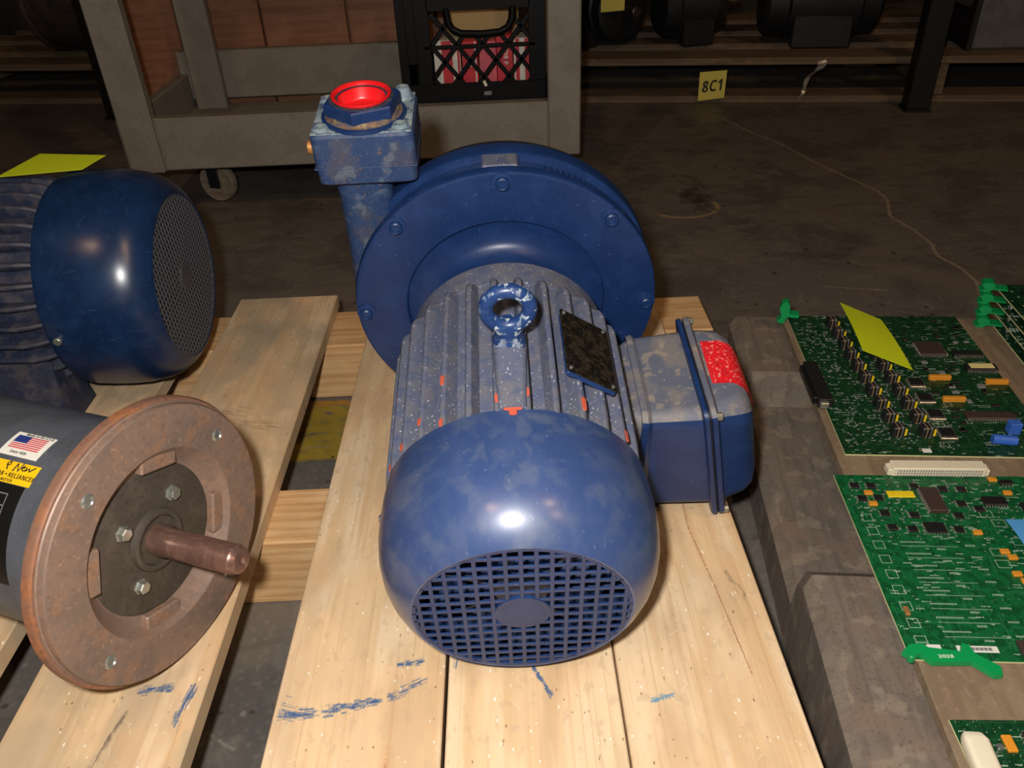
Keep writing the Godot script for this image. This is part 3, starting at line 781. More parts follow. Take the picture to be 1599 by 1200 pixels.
func build_flange_motor() -> void:
	var P := thing("flange_motor", "grey motor with round rusty mounting flange and bare steel shaft", "motor", Vector3(-0.2767, 0.1156 + T, -0.4616), turned(1.1939, -0.0181))
	var R := 0.086
	part("motor_body", mesh(lathe([Vector2(0, -0.36), Vector2(R - 0.006, -0.36), Vector2(R, -0.35), Vector2(R, -0.062), Vector2(R + 0.001, -0.06), Vector2(R + 0.001, -0.042), Vector2(R - 0.004, -0.036), Vector2(0.07, -0.014), Vector2(0, -0.014)], 72)), M.grey, P)
	var fl := part("flange", mesh(lathe([Vector2(0.06, -0.016), Vector2(0.1135, -0.016), Vector2(0.1143, -0.0145), Vector2(0.1145, -0.009), Vector2(0.1135, -0.0075), Vector2(0.1115, -0.0072), Vector2(0.1105, -0.006), Vector2(0.1105, -0.0015), Vector2(0.1095, 0), Vector2(0.0765, 0), Vector2(0.075, -0.001), Vector2(0.064, -0.0125), Vector2(0.058, -0.014), Vector2(0, -0.014)], 128)), M.rust, P)
	part("rusty_rim", mesh(lathe([Vector2(0.1120, -0.0158), Vector2(0.1148, -0.0150), Vector2(0.1150, -0.009), Vector2(0.1136, -0.0068), Vector2(0.1118, -0.0068)], 128)), M.rust_rim, fl)
	part("end_plate", mesh(lathe([Vector2(0, -0.0138), Vector2(0.0625, -0.0138), Vector2(0.058, -0.0115), Vector2(0.026, -0.0108), Vector2(0.025, -0.007), Vector2(0.0225, -0.006), Vector2(0.0205, -0.0065), Vector2(0.0195, -0.01), Vector2(0, -0.01)], 64)), M.cast, P)
	part("shaft", mesh(lathe([Vector2(0, -0.012), Vector2(0.0125, -0.012), Vector2(0.0128, 0.002), Vector2(0.0118, 0.0035), Vector2(0.0118, 0.0655), Vector2(0.0106, 0.067), Vector2(0.0098, 0.0705), Vector2(0.0085, 0.0712), Vector2(0.003, 0.0712), Vector2(0.0015, 0.0695), Vector2(0, 0.069)], 40)), M.shaft, P)
	var pad := mesh(box(Vector3(0.016, 0.036, 0.008), 0.0015))
	var bolt := mesh(lathe([Vector2(0, 0), Vector2(0.0066, 0), Vector2(0.0066, 0.001), Vector2(0.0055, 0.0012), Vector2(0.0053, 0.0055), Vector2(0.0045, 0.0062), Vector2(0, 0.0062)], 6), 20)
	var hole := mesh(lathe([Vector2(0.0056, -0.001), Vector2(0.0056, 0.0003), Vector2(0.0047, 0.0009), Vector2(0.0044, 0.0003), Vector2(0.0036, 0.0008), Vector2(0.0032, 0.0002), Vector2(0, 0.0003)], 20))
	for k in 4:
		var a := deg_to_rad(69.0 + 90 * k)
		part("pad", pad, M.rust, fl, Vector3(0.067 * cos(a), 0.067 * sin(a), -0.0088), Vector3(0, 0, rad_to_deg(a)))
		a = deg_to_rad(41.0 + 90 * k)
		part("hex_bolt", bolt, M.zinc, P, Vector3(0.0376 * cos(a), 0.0376 * sin(a), -0.0112), Vector3(0, 0, 20 * k))
		a = deg_to_rad(29.4 + 90 * k)
		part("threaded_hole", hole, M.zinc, fl, Vector3(0.0932 * cos(a), 0.0932 * sin(a), 0))
	# labels wrapped on the body: angle round the axis (degrees), z along it
	var wrap := func(a0, a1, z0, z1, lift, n := 10) -> PackedVector3Array:
		var out := PackedVector3Array()
		for i in n:
			var t := deg_to_rad(lerpf(a0, a1, float(i) / n))
			var u := deg_to_rad(lerpf(a0, a1, float(i + 1) / n))
			var r: float = R + lift
			var p := Vector3(r * cos(t), r * sin(t), 0)
			var q := Vector3(r * cos(u), r * sin(u), 0)
			var p2 := p * ((R - 0.001) / r)
			var q2 := q * ((R - 0.001) / r)
			var Z0 := Vector3(0, 0, z0)
			var Z1 := Vector3(0, 0, z1)
			out.append_array(q4(p + Z0, q + Z0, q + Z1, p + Z1))
			out.append_array(q4(p2 + Z1, p + Z1, q + Z1, q2 + Z1))
			out.append_array(q4(p2 + Z0, q2 + Z0, q + Z0, p + Z0))
			if i == 0:
				out.append_array(q4(p2 + Z0, p + Z0, p + Z1, p2 + Z1))
			if i == n - 1:
				out.append_array(q4(q2 + Z0, q2 + Z1, q + Z1, q + Z0))
		return out
	var on := func(a0: float, z0: float, lift := 0.0009):   # text: x runs along +z, y up means a smaller angle
		return func(x, y):
			var t: float = deg_to_rad(a0) - y / R
			return Vector3((R + lift) * cos(t), (R + lift) * sin(t), z0 + x)
	var fg := part("flag_label", mesh(wrap.call(90.5, 105.5, -0.109, -0.071, 0.0004)), M.white, P, Vector3.ZERO, Vector3.ZERO, "white label with striped flag")
	for k in 7:
		part("red_stripe", mesh(wrap.call(92.8 + k * 1.25, 93.45 + k * 1.25, -0.105 if k > 3 else -0.092, -0.0755, 0.0006, 2)), M.flag_red, fg)
	part("blue_field", mesh(wrap.call(92.7, 97.2, -0.105, -0.092, 0.0007, 4)), M.flag_blue, fg)
	lettering("Made in the U.S.A.", 0.0018, M.ink, fg, on.call(91.7, -0.0855))
	lettering("Since 1920", 0.0024, M.ink, fg, on.call(103.3, -0.091))
	var yl := part("yellow_label", mesh(wrap.call(108.2, 119.2, -0.135, -0.060, 0.0005)), M.label_yellow, P, Vector3.ZERO, Vector3.ZERO, "yellow maker's label with handwriting")
	lettering("BALDOR • RELIANCER", 0.0036, M.ink, yl, on.call(115.3, -0.0835))
	lettering("INDUSTRIAL MOTOR", 0.0022, M.ink, yl, on.call(118.0, -0.0935))
	# the word New written by hand
	var pen := func(ps: Array):
		var w := []
		for p in ps:
			w.append(on.call(110.9, -0.083, 0.0011).call(p[0], p[1]))
		part("handwriting", mesh(tube(w, 0.00045, 5)), M.ink, yl)
	pen.call([[0, -0.0035], [0.001, 0.003], [0.0045, -0.003], [0.006, 0.004]])
	pen.call([[0.0065, 0], [0.009, 0.001], [0.008, 0.0022], [0.0065, 0], [0.0085, -0.0018], [0.0105, -0.001]])
	pen.call([[0.0105, 0.0015], [0.011, -0.0015], [0.0135, 0.001], [0.0145, -0.0015], [0.0185, 0.0025]])
	pen.call([[-0.008, 0.0025], [-0.006, 0.0036], [-0.0055, 0.001], [-0.008, 0.0], [-0.0085, 0.002], [-0.006, -0.003]])
	var bp := part("rating_plate", mesh(wrap.call(119.4, 168, -0.14, -0.064, 0.0005, 20)), M.black, P, Vector3.ZERO, Vector3.ZERO, "black rating plate with ruled lines")
	for k in 6:
		part("ruled_line", mesh(wrap.call(124.0 + k * 5.6, 124.5 + k * 5.6, -0.138, -0.076 - 0.0006 * k, 0.0007, 2)), M.grey_part, bp)
	part("ruled_line", mesh(wrap.call(124.0, 152, -0.0762, -0.0757, 0.0007, 12)), M.grey_part, bp)

func build_pallets() -> void:
	var P := thing("pine_pallet", "new pale pine pallet of wide boards under the blue pump", "pallet", Vector3(0, 0, 0))
	var bl := C8(58, 86, 132)
	var dk := C8(112, 96, 84)
	var mats := [
		pine_board(300, [[[[0.6, 0.85], [0.9, 0.84]], 10, bl, 0.7, 0.4]], 0.7),
		pine_board(310, [[[[0.62, 0.690], [0.8, 0.688]], 8, bl, 0.4, 0.5], [[[0.93, 0.685], [0.9, 0.71], [0.9, 0.722]], 12, bl, 0.5, 0.5], [[[0.62, 0.70], [0.55, 0.75], [0.4, 0.8]], 9, dk, 0.4, 0.6], [[[0.3, 0.29], [0.5, 0.3]], 26, dk, 0.3, 0.8], [[[0.55, 0.32], [0.8, 0.33]], 22, dk, 0.3, 0.8], [[[0.2, 0.35], [0.6, 0.36]], 22, dk, 0.3, 0.8]], 0.6),
		pine_board(321, [[[[0.02, 0.700], [0.3, 0.698], [0.62, 0.690], [0.88, 0.673]], 11, bl, 0.5, 0.5], [[[0.03, 0.694], [0.12, 0.698]], 20, bl, 0.45, 0.4], [[[0.7, 0.655], [0.85, 0.652]], 6, bl, 0.35, 0.6], [[[0.5, 0.46], [0.75, 0.47]], 18, dk, 0.25, 0.8], [[[0.55, 0.54], [0.85, 0.56], [0.6, 0.52]], 14, C8(90, 120, 140), 0.3, 0.8]], 0.15),
		pine_board(337, [[[[0.03, 0.66], [0.06, 0.63], [0.2, 0.608], [0.38, 0.604]], 12, bl, 0.45, 0.55], [[[0.5, 0.66], [0.6, 0.69]], 6, bl, 0.6, 0.45]], 0.15),
		pine_board(343, [[[[0.03, 0.618], [0.14, 0.602]], 12, C8(90, 130, 170), 0.6, 0.4], [[[0.16, 0.7], [0.3, 0.695]], 7, C8(100, 140, 170), 0.4, 0.6], [[[0.82, 0.56], [0.9, 0.6]], 16, dk, 0.35, 0.7], [[[0.62, 0.36], [0.68, 0.42], [0.66, 0.5], [0.72, 0.58], [0.78, 0.68]], 3, C8(150, 100, 60), 0.6, 0.2]], 0.1)]
	var spec := [[-0.80, -0.655, -1.1, 0], [-0.602, -0.452, -1.1, 0], [-0.408, -0.26, -1.1, 1], [-0.1995, -0.0655, -1.04, 2], [-0.0625, 0.0735, -1.04, 3], [0.0755, 0.2125, -1.035, 4]]
	for s in spec:
		var w: float = s[1] - s[0]
		var l: float = -0.1 - s[2]
		part("board", mesh(box(Vector3(w, 0.02, l), 0.0012), 30, Rect2(-w / 2, -l / 2, w, l)), mats[s[3]], P, Vector3((s[0] + s[1]) / 2, T - 0.01, (s[2] - 0.1) / 2))
	for s in [[-0.84, 0.29, -1.083, -0.982], [-0.84, 0.213, -0.676, -0.594], [-0.84, 0.213, -0.24, -0.15]]:
		part("stringer", mesh(box(Vector3(s[1] - s[0], T - 0.02, s[3] - s[2]), 0.002)), M.stringer, P, Vector3((s[0] + s[1]) / 2, (T - 0.02) / 2, (s[2] + s[3]) / 2))
	# old pallet on the right, turned a little
	var Q := thing("old_pallet", "old dark weathered pallet under the plywood sheet of circuit boards", "pallet", Vector3(0.375, 0, -0.958), Basis(Vector3.UP, -0.11))
	var D := T - 0.004
	# notched stringer along the left edge: outline in (z, y)
	var full := [Vector2(-0.02, 0), Vector2(1.0, 0), Vector2(1.0, D), Vector2(0.462, D), Vector2(0.447, D - 0.012), Vector2(0.441, D - 0.046), Vector2(0.130, D - 0.048), Vector2(0.124, D - 0.002), Vector2(0.12, D), Vector2(-0.02, D)]
	var inset := [Vector2(-0.014, 0), Vector2(0.994, 0), Vector2(0.994, D - 0.009), Vector2(0.47, D - 0.009), Vector2(0.456, D - 0.02), Vector2(0.450, D - 0.054), Vector2(0.123, D - 0.056), Vector2(0.117, D - 0.011), Vector2(0.113, D - 0.009), Vector2(-0.014, D - 0.009)]
	var st := PackedVector3Array()
	var lo := []
	var hi := []
	for k in full.size():
		lo.append(Vector3(full[k].x, full[k].y, 0.058))
		hi.append(Vector3(inset[k].x, inset[k].y, 0.067))
	st.append_array(extrude(full, -0.05, 0.058))
	st.append_array(loft([lo, hi], false))
	st.append_array(extrude(inset, 0.060, 0.067))
	part("notched_stringer", mesh(Transform3D(Basis(Vector3(0, 0, 1), Vector3(0, 1, 0), Vector3(-1, 0, 0)), Vector3.ZERO) * st, 25), M.old_wood, Q)
	part("stringer", mesh(box(Vector3(0.05, D, 1.0), 0.002)), M.old_wood, Q, Vector3(0.62, D / 2, 0.48))
	for z in [0.06, 0.35, 0.64, 0.92]:
		part("cross_board", mesh(box(Vector3(0.53, 0.02, 0.12), 0.002)), M.old_tan, Q, Vector3(0.325, D - 0.012, z))
	single("plywood_sheet", mesh(box(Vector3(0.75, 0.012, 0.98), 0.001, Vector3(0.375, 0, 0.49))), M.ply, "brown plywood sheet under the green circuit boards", "plywood", Vector3(0.375, D + 0.006, -0.958), Vector3(0, rad_to_deg(-0.11), 0))
	single("nail", mesh(along(lathe([Vector2(0, 0), Vector2(0.0014, 0.002), Vector2(0.0015, 0.026), Vector2(0.0035, 0.0265), Vector2(0.0035, 0.028), Vector2(0, 0.028)], 8), Vector3.ZERO, Vector3(0.55, 0.5, -0.65))), M.steel, "small loose nail standing in the notch of the old pallet", "nail", Vector3(0.334, 0.0588, -0.872))

func lever_mesh(l: float) -> ArrayMesh:   # card ejector: bent bar with a hooked end
	var t := extrude([Vector2(-0.006, 0.004), Vector2(0.002, 0.011), Vector2(0.012, 0.012), Vector2(0.016, 0.008), Vector2(l * 0.62, 0.004), Vector2(l * 0.68, 0.012), Vector2(l * 0.76, 0.010), Vector2(l * 0.78, 0.002), Vector2(l, -0.010), Vector2(l - 0.002, -0.018), Vector2(l - 0.008, -0.018), Vector2(l * 0.7, -0.006), Vector2(0.014, -0.006), Vector2(0.008, 0.002), Vector2(-0.002, 0.0)], 0.0, 0.005)
	t.append_array(cyl(0.003, -0.001, 0.0062, 10))
	return mesh(xf(t, Vector3.ZERO, Vector3(-90, 0, 0)), 25)

func lever_upright() -> ArrayMesh:
	var t := extrude([Vector2(-0.006, 0.0), Vector2(0.0, 0.0), Vector2(0.003, 0.010), Vector2(0.018, 0.010), Vector2(0.018, 0.0145), Vector2(0.005, 0.015), Vector2(0.005, 0.026), Vector2(0.002, 0.032), Vector2(-0.005, 0.031), Vector2(-0.008, 0.022), Vector2(-0.005, 0.014), Vector2(-0.004, 0.008), Vector2(-0.009, 0.003)], -0.006, 0.006)
	return mesh(t, 25)

func pcb(label: String, x: float, z: float, y: float, phi: float, w: float, l: float, tex: Texture2D, group := "") -> Node3D:
	var P := thing("circuit_board", label, "circuit board", Vector3(x, y, z), Basis(Vector3.UP, phi), group)
	var b := part("substrate", mesh(box(Vector3(w, 0.0018, l), 0.0003, Vector3(w / 2, 0.0009, l / 2))), M.fr4, P)
	part("printed_face", mesh(box(Vector3(w - 0.0006, 0.0003, l - 0.0006), 0.0001, Vector3(w / 2, 0.00185, l / 2)), 35, Rect2(0, 0, w, l)), mat(Color.WHITE, 0.35, 0, tex), b)
	return P

func chip(P: Node3D, m: Material, u: float, v: float, w: float, l: float, h: float, called := "chip", pins := 0, rot := 0.0) -> MeshInstance3D:
	var o := part(called, mesh(box(Vector3(w, h, l), minf(0.0006, h * 0.2))), m, P, Vector3(u, 0.002 + h / 2, v), Vector3(0, rot, 0))
	if pins & 1:   # pins along the front and back edges
		var t := PackedVector3Array()
		var n := int(w / 0.0025)
		for s in [-1, 1]:
			for k in n:
				t.append_array(box(Vector3(0.0009, h * 0.6, 0.0016), 0.0002, Vector3(-w / 2 + (k + 0.5) * w / n, -h * 0.2, s * (l / 2 + 0.0007))))
		part("pins", mesh(t), M.pins, o).set_meta("kind", "stuff")
	if pins & 2:
		var t := PackedVector3Array()
		var n := int(l / 0.0025)
		for s in [-1, 1]:
			for k in n:
				t.append_array(box(Vector3(0.0016, h * 0.6, 0.0009), 0.0002, Vector3(s * (w / 2 + 0.0007), -h * 0.2, -l / 2 + (k + 0.5) * l / n)))
		part("pins", mesh(t), M.pins, o).set_meta("kind", "stuff")
	return o

func build_boards() -> void:
	var y := T + 0.0085
	var rng := RandomNumberGenerator.new()
	rng.seed = 5
	# board with two rows of coils and the neon note
	var o := []
	for k in 40:
		var x := rng.randf_range(0.02, 0.9)
		var z := rng.randf_range(0.02, 0.95)
		o.append([x, z, x + rng.randf_range(0.02, 0.06), z + rng.randf_range(0.01, 0.03), false])
	var P := pcb("dark green circuit board with two rows of coils beneath neon note", 0.38, -0.956, y, -0.1, 0.222, 0.301, silk(1024, 1390, 401, C8(22, 62, 34), o, 1.5))
	var coil := mesh(box(Vector3(0.013, 0.014, 0.0125), 0.0018))
	for k in 10:
		var v := 0.03 + k * 0.0262
		var u := 0.052 + k * 0.0012
		for s in 2:
			if s == 1 and k < 3:
				continue
			var uu := u + s * 0.03
			var c := part("coil", coil, M.chip, P, Vector3(uu, 0.009, v), Vector3(0, 8, 0))
			part("winding", mesh(box(Vector3(0.003, 0.0146, 0.013), 0.001)), M.coil, c, Vector3(-0.002, 0, 0))
			part("yellow_tab", mesh(box(Vector3(0.0024, 0.008, 0.0028), 0.0004)), M.yellow, c, Vector3(0.008, -0.0015, 0.0035))
			part("winding", mesh(box(Vector3(0.0022, 0.0148, 0.0132), 0.001)), M.grey_part, c, Vector3(0.0025, 0, 0))
	var ds := chip(P, M.chip, -0.001, 0.176, 0.016, 0.082, 0.012, "edge_connector")
	part("shell", mesh(box(Vector3(0.008, 0.009, 0.07), 0.001)), M.black, ds, Vector3(-0.009, 0, 0))
	part("bracket", mesh(box(Vector3(0.01, 0.008, 0.008), 0.001)), M.zinc, ds, Vector3(-0.002, 0, 0.042))
	for v in [0.166, 0.198, 0.23, 0.265]:
		var s := chip(P, M.pins, 0.116, v, 0.0185, 0.0185, 0.003, "socket")
		part("plcc_chip", mesh(box(Vector3(0.015, 0.0035, 0.015), 0.0005)), M.chip, s, Vector3(0, 0.0012, 0))
	chip(P, M.chip_brown, 0.159, 0.088, 0.031, 0.031, 0.004, "processor", 3)
	chip(P, M.chip, 0.2, 0.099, 0.036, 0.012, 0.004, "chip", 1)
	var ep := chip(P, M.chip, 0.203, 0.132, 0.036, 0.014, 0.005, "memory_chip", 1)
	part("paper_label", mesh(box(Vector3(0.028, 0.0006, 0.010), 0.0002)), M.cream, ep, Vector3(0.0, 0.003, 0), Vector3.ZERO, "cream paper label")
	for p in [[0.147, 0.155], [0.209, 0.163], [0.147, 0.2]]:
		chip(P, M.orange, p[0], p[1], 0.025, 0.0055, 0.006, "resistor_network")
	chip(P, M.chip_brown, 0.174, 0.231, 0.052, 0.013, 0.004, "chip", 1)
	chip(P, M.cap_blue, 0.187, 0.258, 0.012, 0.01, 0.014, "film_capacitor")
	part("electrolytic_capacitor", mesh(along(cyl(0.0055, -0.012, 0.012, 16), Vector3(0.169, 0.0076, 0.279), Vector3(1, 0, 0.1))), M.cap_blue, P)
	chip(P, M.white, 0.086, 0.293, 0.009, 0.006, 0.0008, "white_label")
	part("ejector_lever", lever_upright(), M.lever, P, Vector3(-0.006, 0.0, 0.012), Vector3(0, -10, 0), "green plastic ejector lever")
	for k in 55:   # small dark chips over the right half, chip resistors on the left
		var u := rng.randf_range(0.13, 0.215)
		var v := rng.randf_range(0.012, 0.29)
		var skip := false
		for q in [[0.159, 0.088, 0.026], [0.2, 0.1, 0.02], [0.203, 0.132, 0.02], [0.174, 0.231, 0.025], [0.187, 0.258, 0.016], [0.169, 0.279, 0.016], [0.147, 0.155, 0.012], [0.147, 0.2, 0.012], [0.209, 0.163, 0.012]]:
			if absf(u - q[0]) < q[2] + 0.003 and absf(v - q[1]) < q[2] * 0.6 + 0.005:
				skip = true
		if not skip:
			chip(P, M.chip if rng.randf() < 0.75 else M.grey_part, u, v, rng.randf_range(0.004, 0.009), rng.randf_range(0.003, 0.007), 0.002)
	var t := PackedVector3Array()
	for k in 420:
		t.append_array(box(Vector3(0.0022, 0.0009, 0.0013), 0.0002, Vector3(rng.randf_range(0.008, 0.125), 0.0025, rng.randf_range(0.02, 0.29))))
	part("chip_resistors", mesh(t), M.grey_part, P).set_meta("kind", "stuff")
	single("sticky_note", paper(Vector3(0.4445, 0.034, -0.944), Vector3(0.483, 0.030, -0.90), Vector3(0.468, 0.034, -0.775), Vector3(0.428, 0.034, -0.822), 0.002), M.note, "neon yellow-green note lying on the coil circuit board", "note", Vector3(0, T, 0))
	# board with white connector and eight printed lines
	o = []
	for k in 9:
		var z := (0.063 + k * 0.018) / 0.226
		o.append([0.045, z - 0.02, 0.085, z + 0.022, false])
	for k in 8:
		var z := (0.1 + k * 0.0146) / 0.226
		o.append([0.155, z, 0.37, z + 0.004, true])
		o.append([0.155, z - 0.024, 0.25, z - 0.016, true])
		o.append([0.285, z + 0.012, 0.32, z + 0.022, true])
		o.append([0.40, z - 0.01, 0.44, z - 0.001, true])
	for k in 24:
		var x := rng.randf_range(0.4, 0.95)
		var z := rng.randf_range(0.15, 0.95)
		o.append([x, z, x + 0.05, z + 0.04, false])
	P = pcb("bright green circuit board with long white connector and blue note", 0.326, -0.625, y, -0.085, 0.23, 0.226, silk(1024, 1006, 402, C8(20, 96, 52), o, 0.9))
	var cn := part("white_connector", mesh(box(Vector3(0.092, 0.011, 0.014), 0.001)), M.ivory, P, Vector3(0.103, 0.008, -0.004), Vector3.ZERO, "ivory plastic connector")
	t = PackedVector3Array()
	for k in 31:
		for r in 3:
			t.append_array(box(Vector3(0.0012, 0.0014, 0.002), 0.0002, Vector3(-0.0405 + k * 0.0027, -0.0035 + r * 0.003, 0.007)))
	part("contacts", mesh(t), M.grey_part, cn).set_meta("kind", "stuff")
	for s in [-1, 1]:
		part("ear", mesh(box(Vector3(0.006, 0.008, 0.012), 0.001)), M.ivory, cn, Vector3(s * 0.047, -0.0015, 0.0))
	chip(P, M.yellow, 0.057, 0.030, 0.026, 0.0085, 0.0016, "yellow_sticker")
	chip(P, M.chip_brown, 0.084, 0.040, 0.017, 0.034, 0.005, "memory_chip", 2)
	for c in [[0.06, 0.06], [0.052, 0.079], [0.101, 0.06], [0.094, 0.079], [0.1, 0.022], [0.118, 0.022], [0.018, 0.037], [0.034, 0.036], [0.033, 0.058], [0.034, 0.077], [0.11, 0.043], [0.074, 0.018], [0.124, 0.05], [0.016, 0.018], [0.032, 0.018]]:
		chip(P, M.chip, c[0], c[1], 0.0085, 0.008, 0.002, "chip", 2)
	chip(P, M.chip, 0.073, 0.077, 0.019, 0.014, 0.002, "chip", 3)
	for c in [[0.109, 0.083], [0.154, 0.007], [0.16, 0.027], [0.123, 0.107], [0.127, 0.114], [0.122, 0.134], [0.126, 0.142], [0.026, 0.029], [0.026, 0.045]]:
		chip(P, M.orange, c[0], c[1], 0.008, 0.0055, 0.003, "tantalum_capacitor")
	for c in [[0.142, 0.04, 0.022, 0.012], [0.172, 0.05, 0.016, 0.016], [0.19, 0.02, 0.02, 0.01], [0.165, 0.012, 0.012, 0.007]]:
		chip(P, M.chip, c[0], c[1], c[2], c[3], 0.0035, "chip", 1)
	chip(P, M.chip_brown, 0.091, 0.216, 0.006, 0.018, 0.004, "chip")
	chip(P, M.brass, 0.013, 0.178, 0.004, 0.009, 0.003, "crystal")
	chip(P, M.white, 0.0225, 0.214, 0.011, 0.006, 0.0004, "white_label")
	var wl := chip(P, M.white, 0.056, 0.2145, 0.032, 0.0062, 0.0004, "white_label")
	var bars := PackedVector3Array()
	for k in 22:
		bars.append_array(box(Vector3(0.0005 + 0.0004 * (k % 3), 0.0002, 0.003), 0.00005, Vector3(-0.012 + k * 0.0011, 0.0003, 0)))
	part("print", mesh(bars), M.grey_part, wl).set_meta("kind", "stuff")
	t = PackedVector3Array()
	for k in 260:
		t.append_array(box(Vector3(0.002, 0.0009, 0.0012), 0.0002, Vector3(rng.randf_range(0.008, 0.22), 0.0024, rng.randf_range(0.01, 0.09))))
	part("chip_resistors", mesh(t), M.grey_part, P).set_meta("kind", "stuff")
	var lv := part("ejector_lever", lever_mesh(0.064), M.lever, P, Vector3(0.0, 0.002, 0.226), Vector3(0, 2, 0), "green plastic ejector lever with embossed digits")
	lettering("2028", 0.0032, M.white, lv, func(x, yy): return Vector3(0.026 + x * 1.3, 0.0054, 0.001 - yy))
	single("sticky_note", paper(Vector3(0.453, 0.022, -0.538), Vector3(0.53, 0.022, -0.532), Vector3(0.522, 0.024, -0.462), Vector3(0.447, 0.022, -0.47), 0.003), M.note_blue, "bright blue note lying on the bright green circuit board", "note", Vector3(0, T, 0))
	# corner of a third board with a grey-white plug
	P = pcb("partly seen circuit board with thick off-white plug nearest the camera", 0.312, -0.347, y, -0.06, 0.22, 0.2, silk(1024, 930, 403, C8(18, 66, 36), [], 1.6))
	part("plug", mesh(loft([rrect(0.014, 0.010, 0.003, 0.0, 3, Vector2(0.008, 0.0072)), rrect(0.018, 0.0125, 0.004, 0.006, 3, Vector2(0.008, 0.0085)), rrect(0.018, 0.0125, 0.004, 0.08, 3, Vector2(0.008, 0.0085))])), M.ivory, P, Vector3(0.0, 0, 0.016), Vector3(0, -3, 0))
	chip(P, M.orange, 0.034, 0.02, 0.007, 0.013, 0.003, "tantalum_capacitor")
	chip(P, M.chip, 0.056, 0.022, 0.019, 0.022, 0.003, "chip", 3)
	chip(P, M.zinc, 0.026, 0.023, 0.004, 0.004, 0.004, "crystal")
	for k in 14:
		chip(P, M.chip, 0.03 + 0.01 * (k % 5), 0.045 + 0.012 * (k / 5), 0.006, 0.004, 0.002)
	# stack of four boards at the right edge, each with its own levers
	var names := ["lowest", "second lowest", "second highest", "topmost"]
	for k in 4:
		P = pcb("%s circuit board in the stack with green levers at the right edge" % names[k], 0.640 + 0.001 * k, -0.922 - 0.0055 * k, y + k * 0.0145, -0.12, 0.2, 0.26, silk(256, 320, 410 + k, C8(16, 52, 30), [], 0.4), "stacked circuit boards")
		part("ejector_lever", lever_upright(), M.lever, P, Vector3(-0.012, 0.0, 0.012), Vector3(0, -15, 0)).scale = Vector3(1.2, 0.43, 1.2)
		for c in 5:
			chip(P, M.chip, 0.03 + 0.03 * c, 0.03, 0.016, 0.011, 0.004)
		for c in 4:   # standoffs to the board above
			if k < 3:
				part("standoff", mesh(cyl(0.003, 0.0015, 0.0138, 8)), M.zinc, P, Vector3([0.012, 0.188][c % 2], 0, [0.03, 0.245][c / 2]), Vector3(-90, 0, 0))

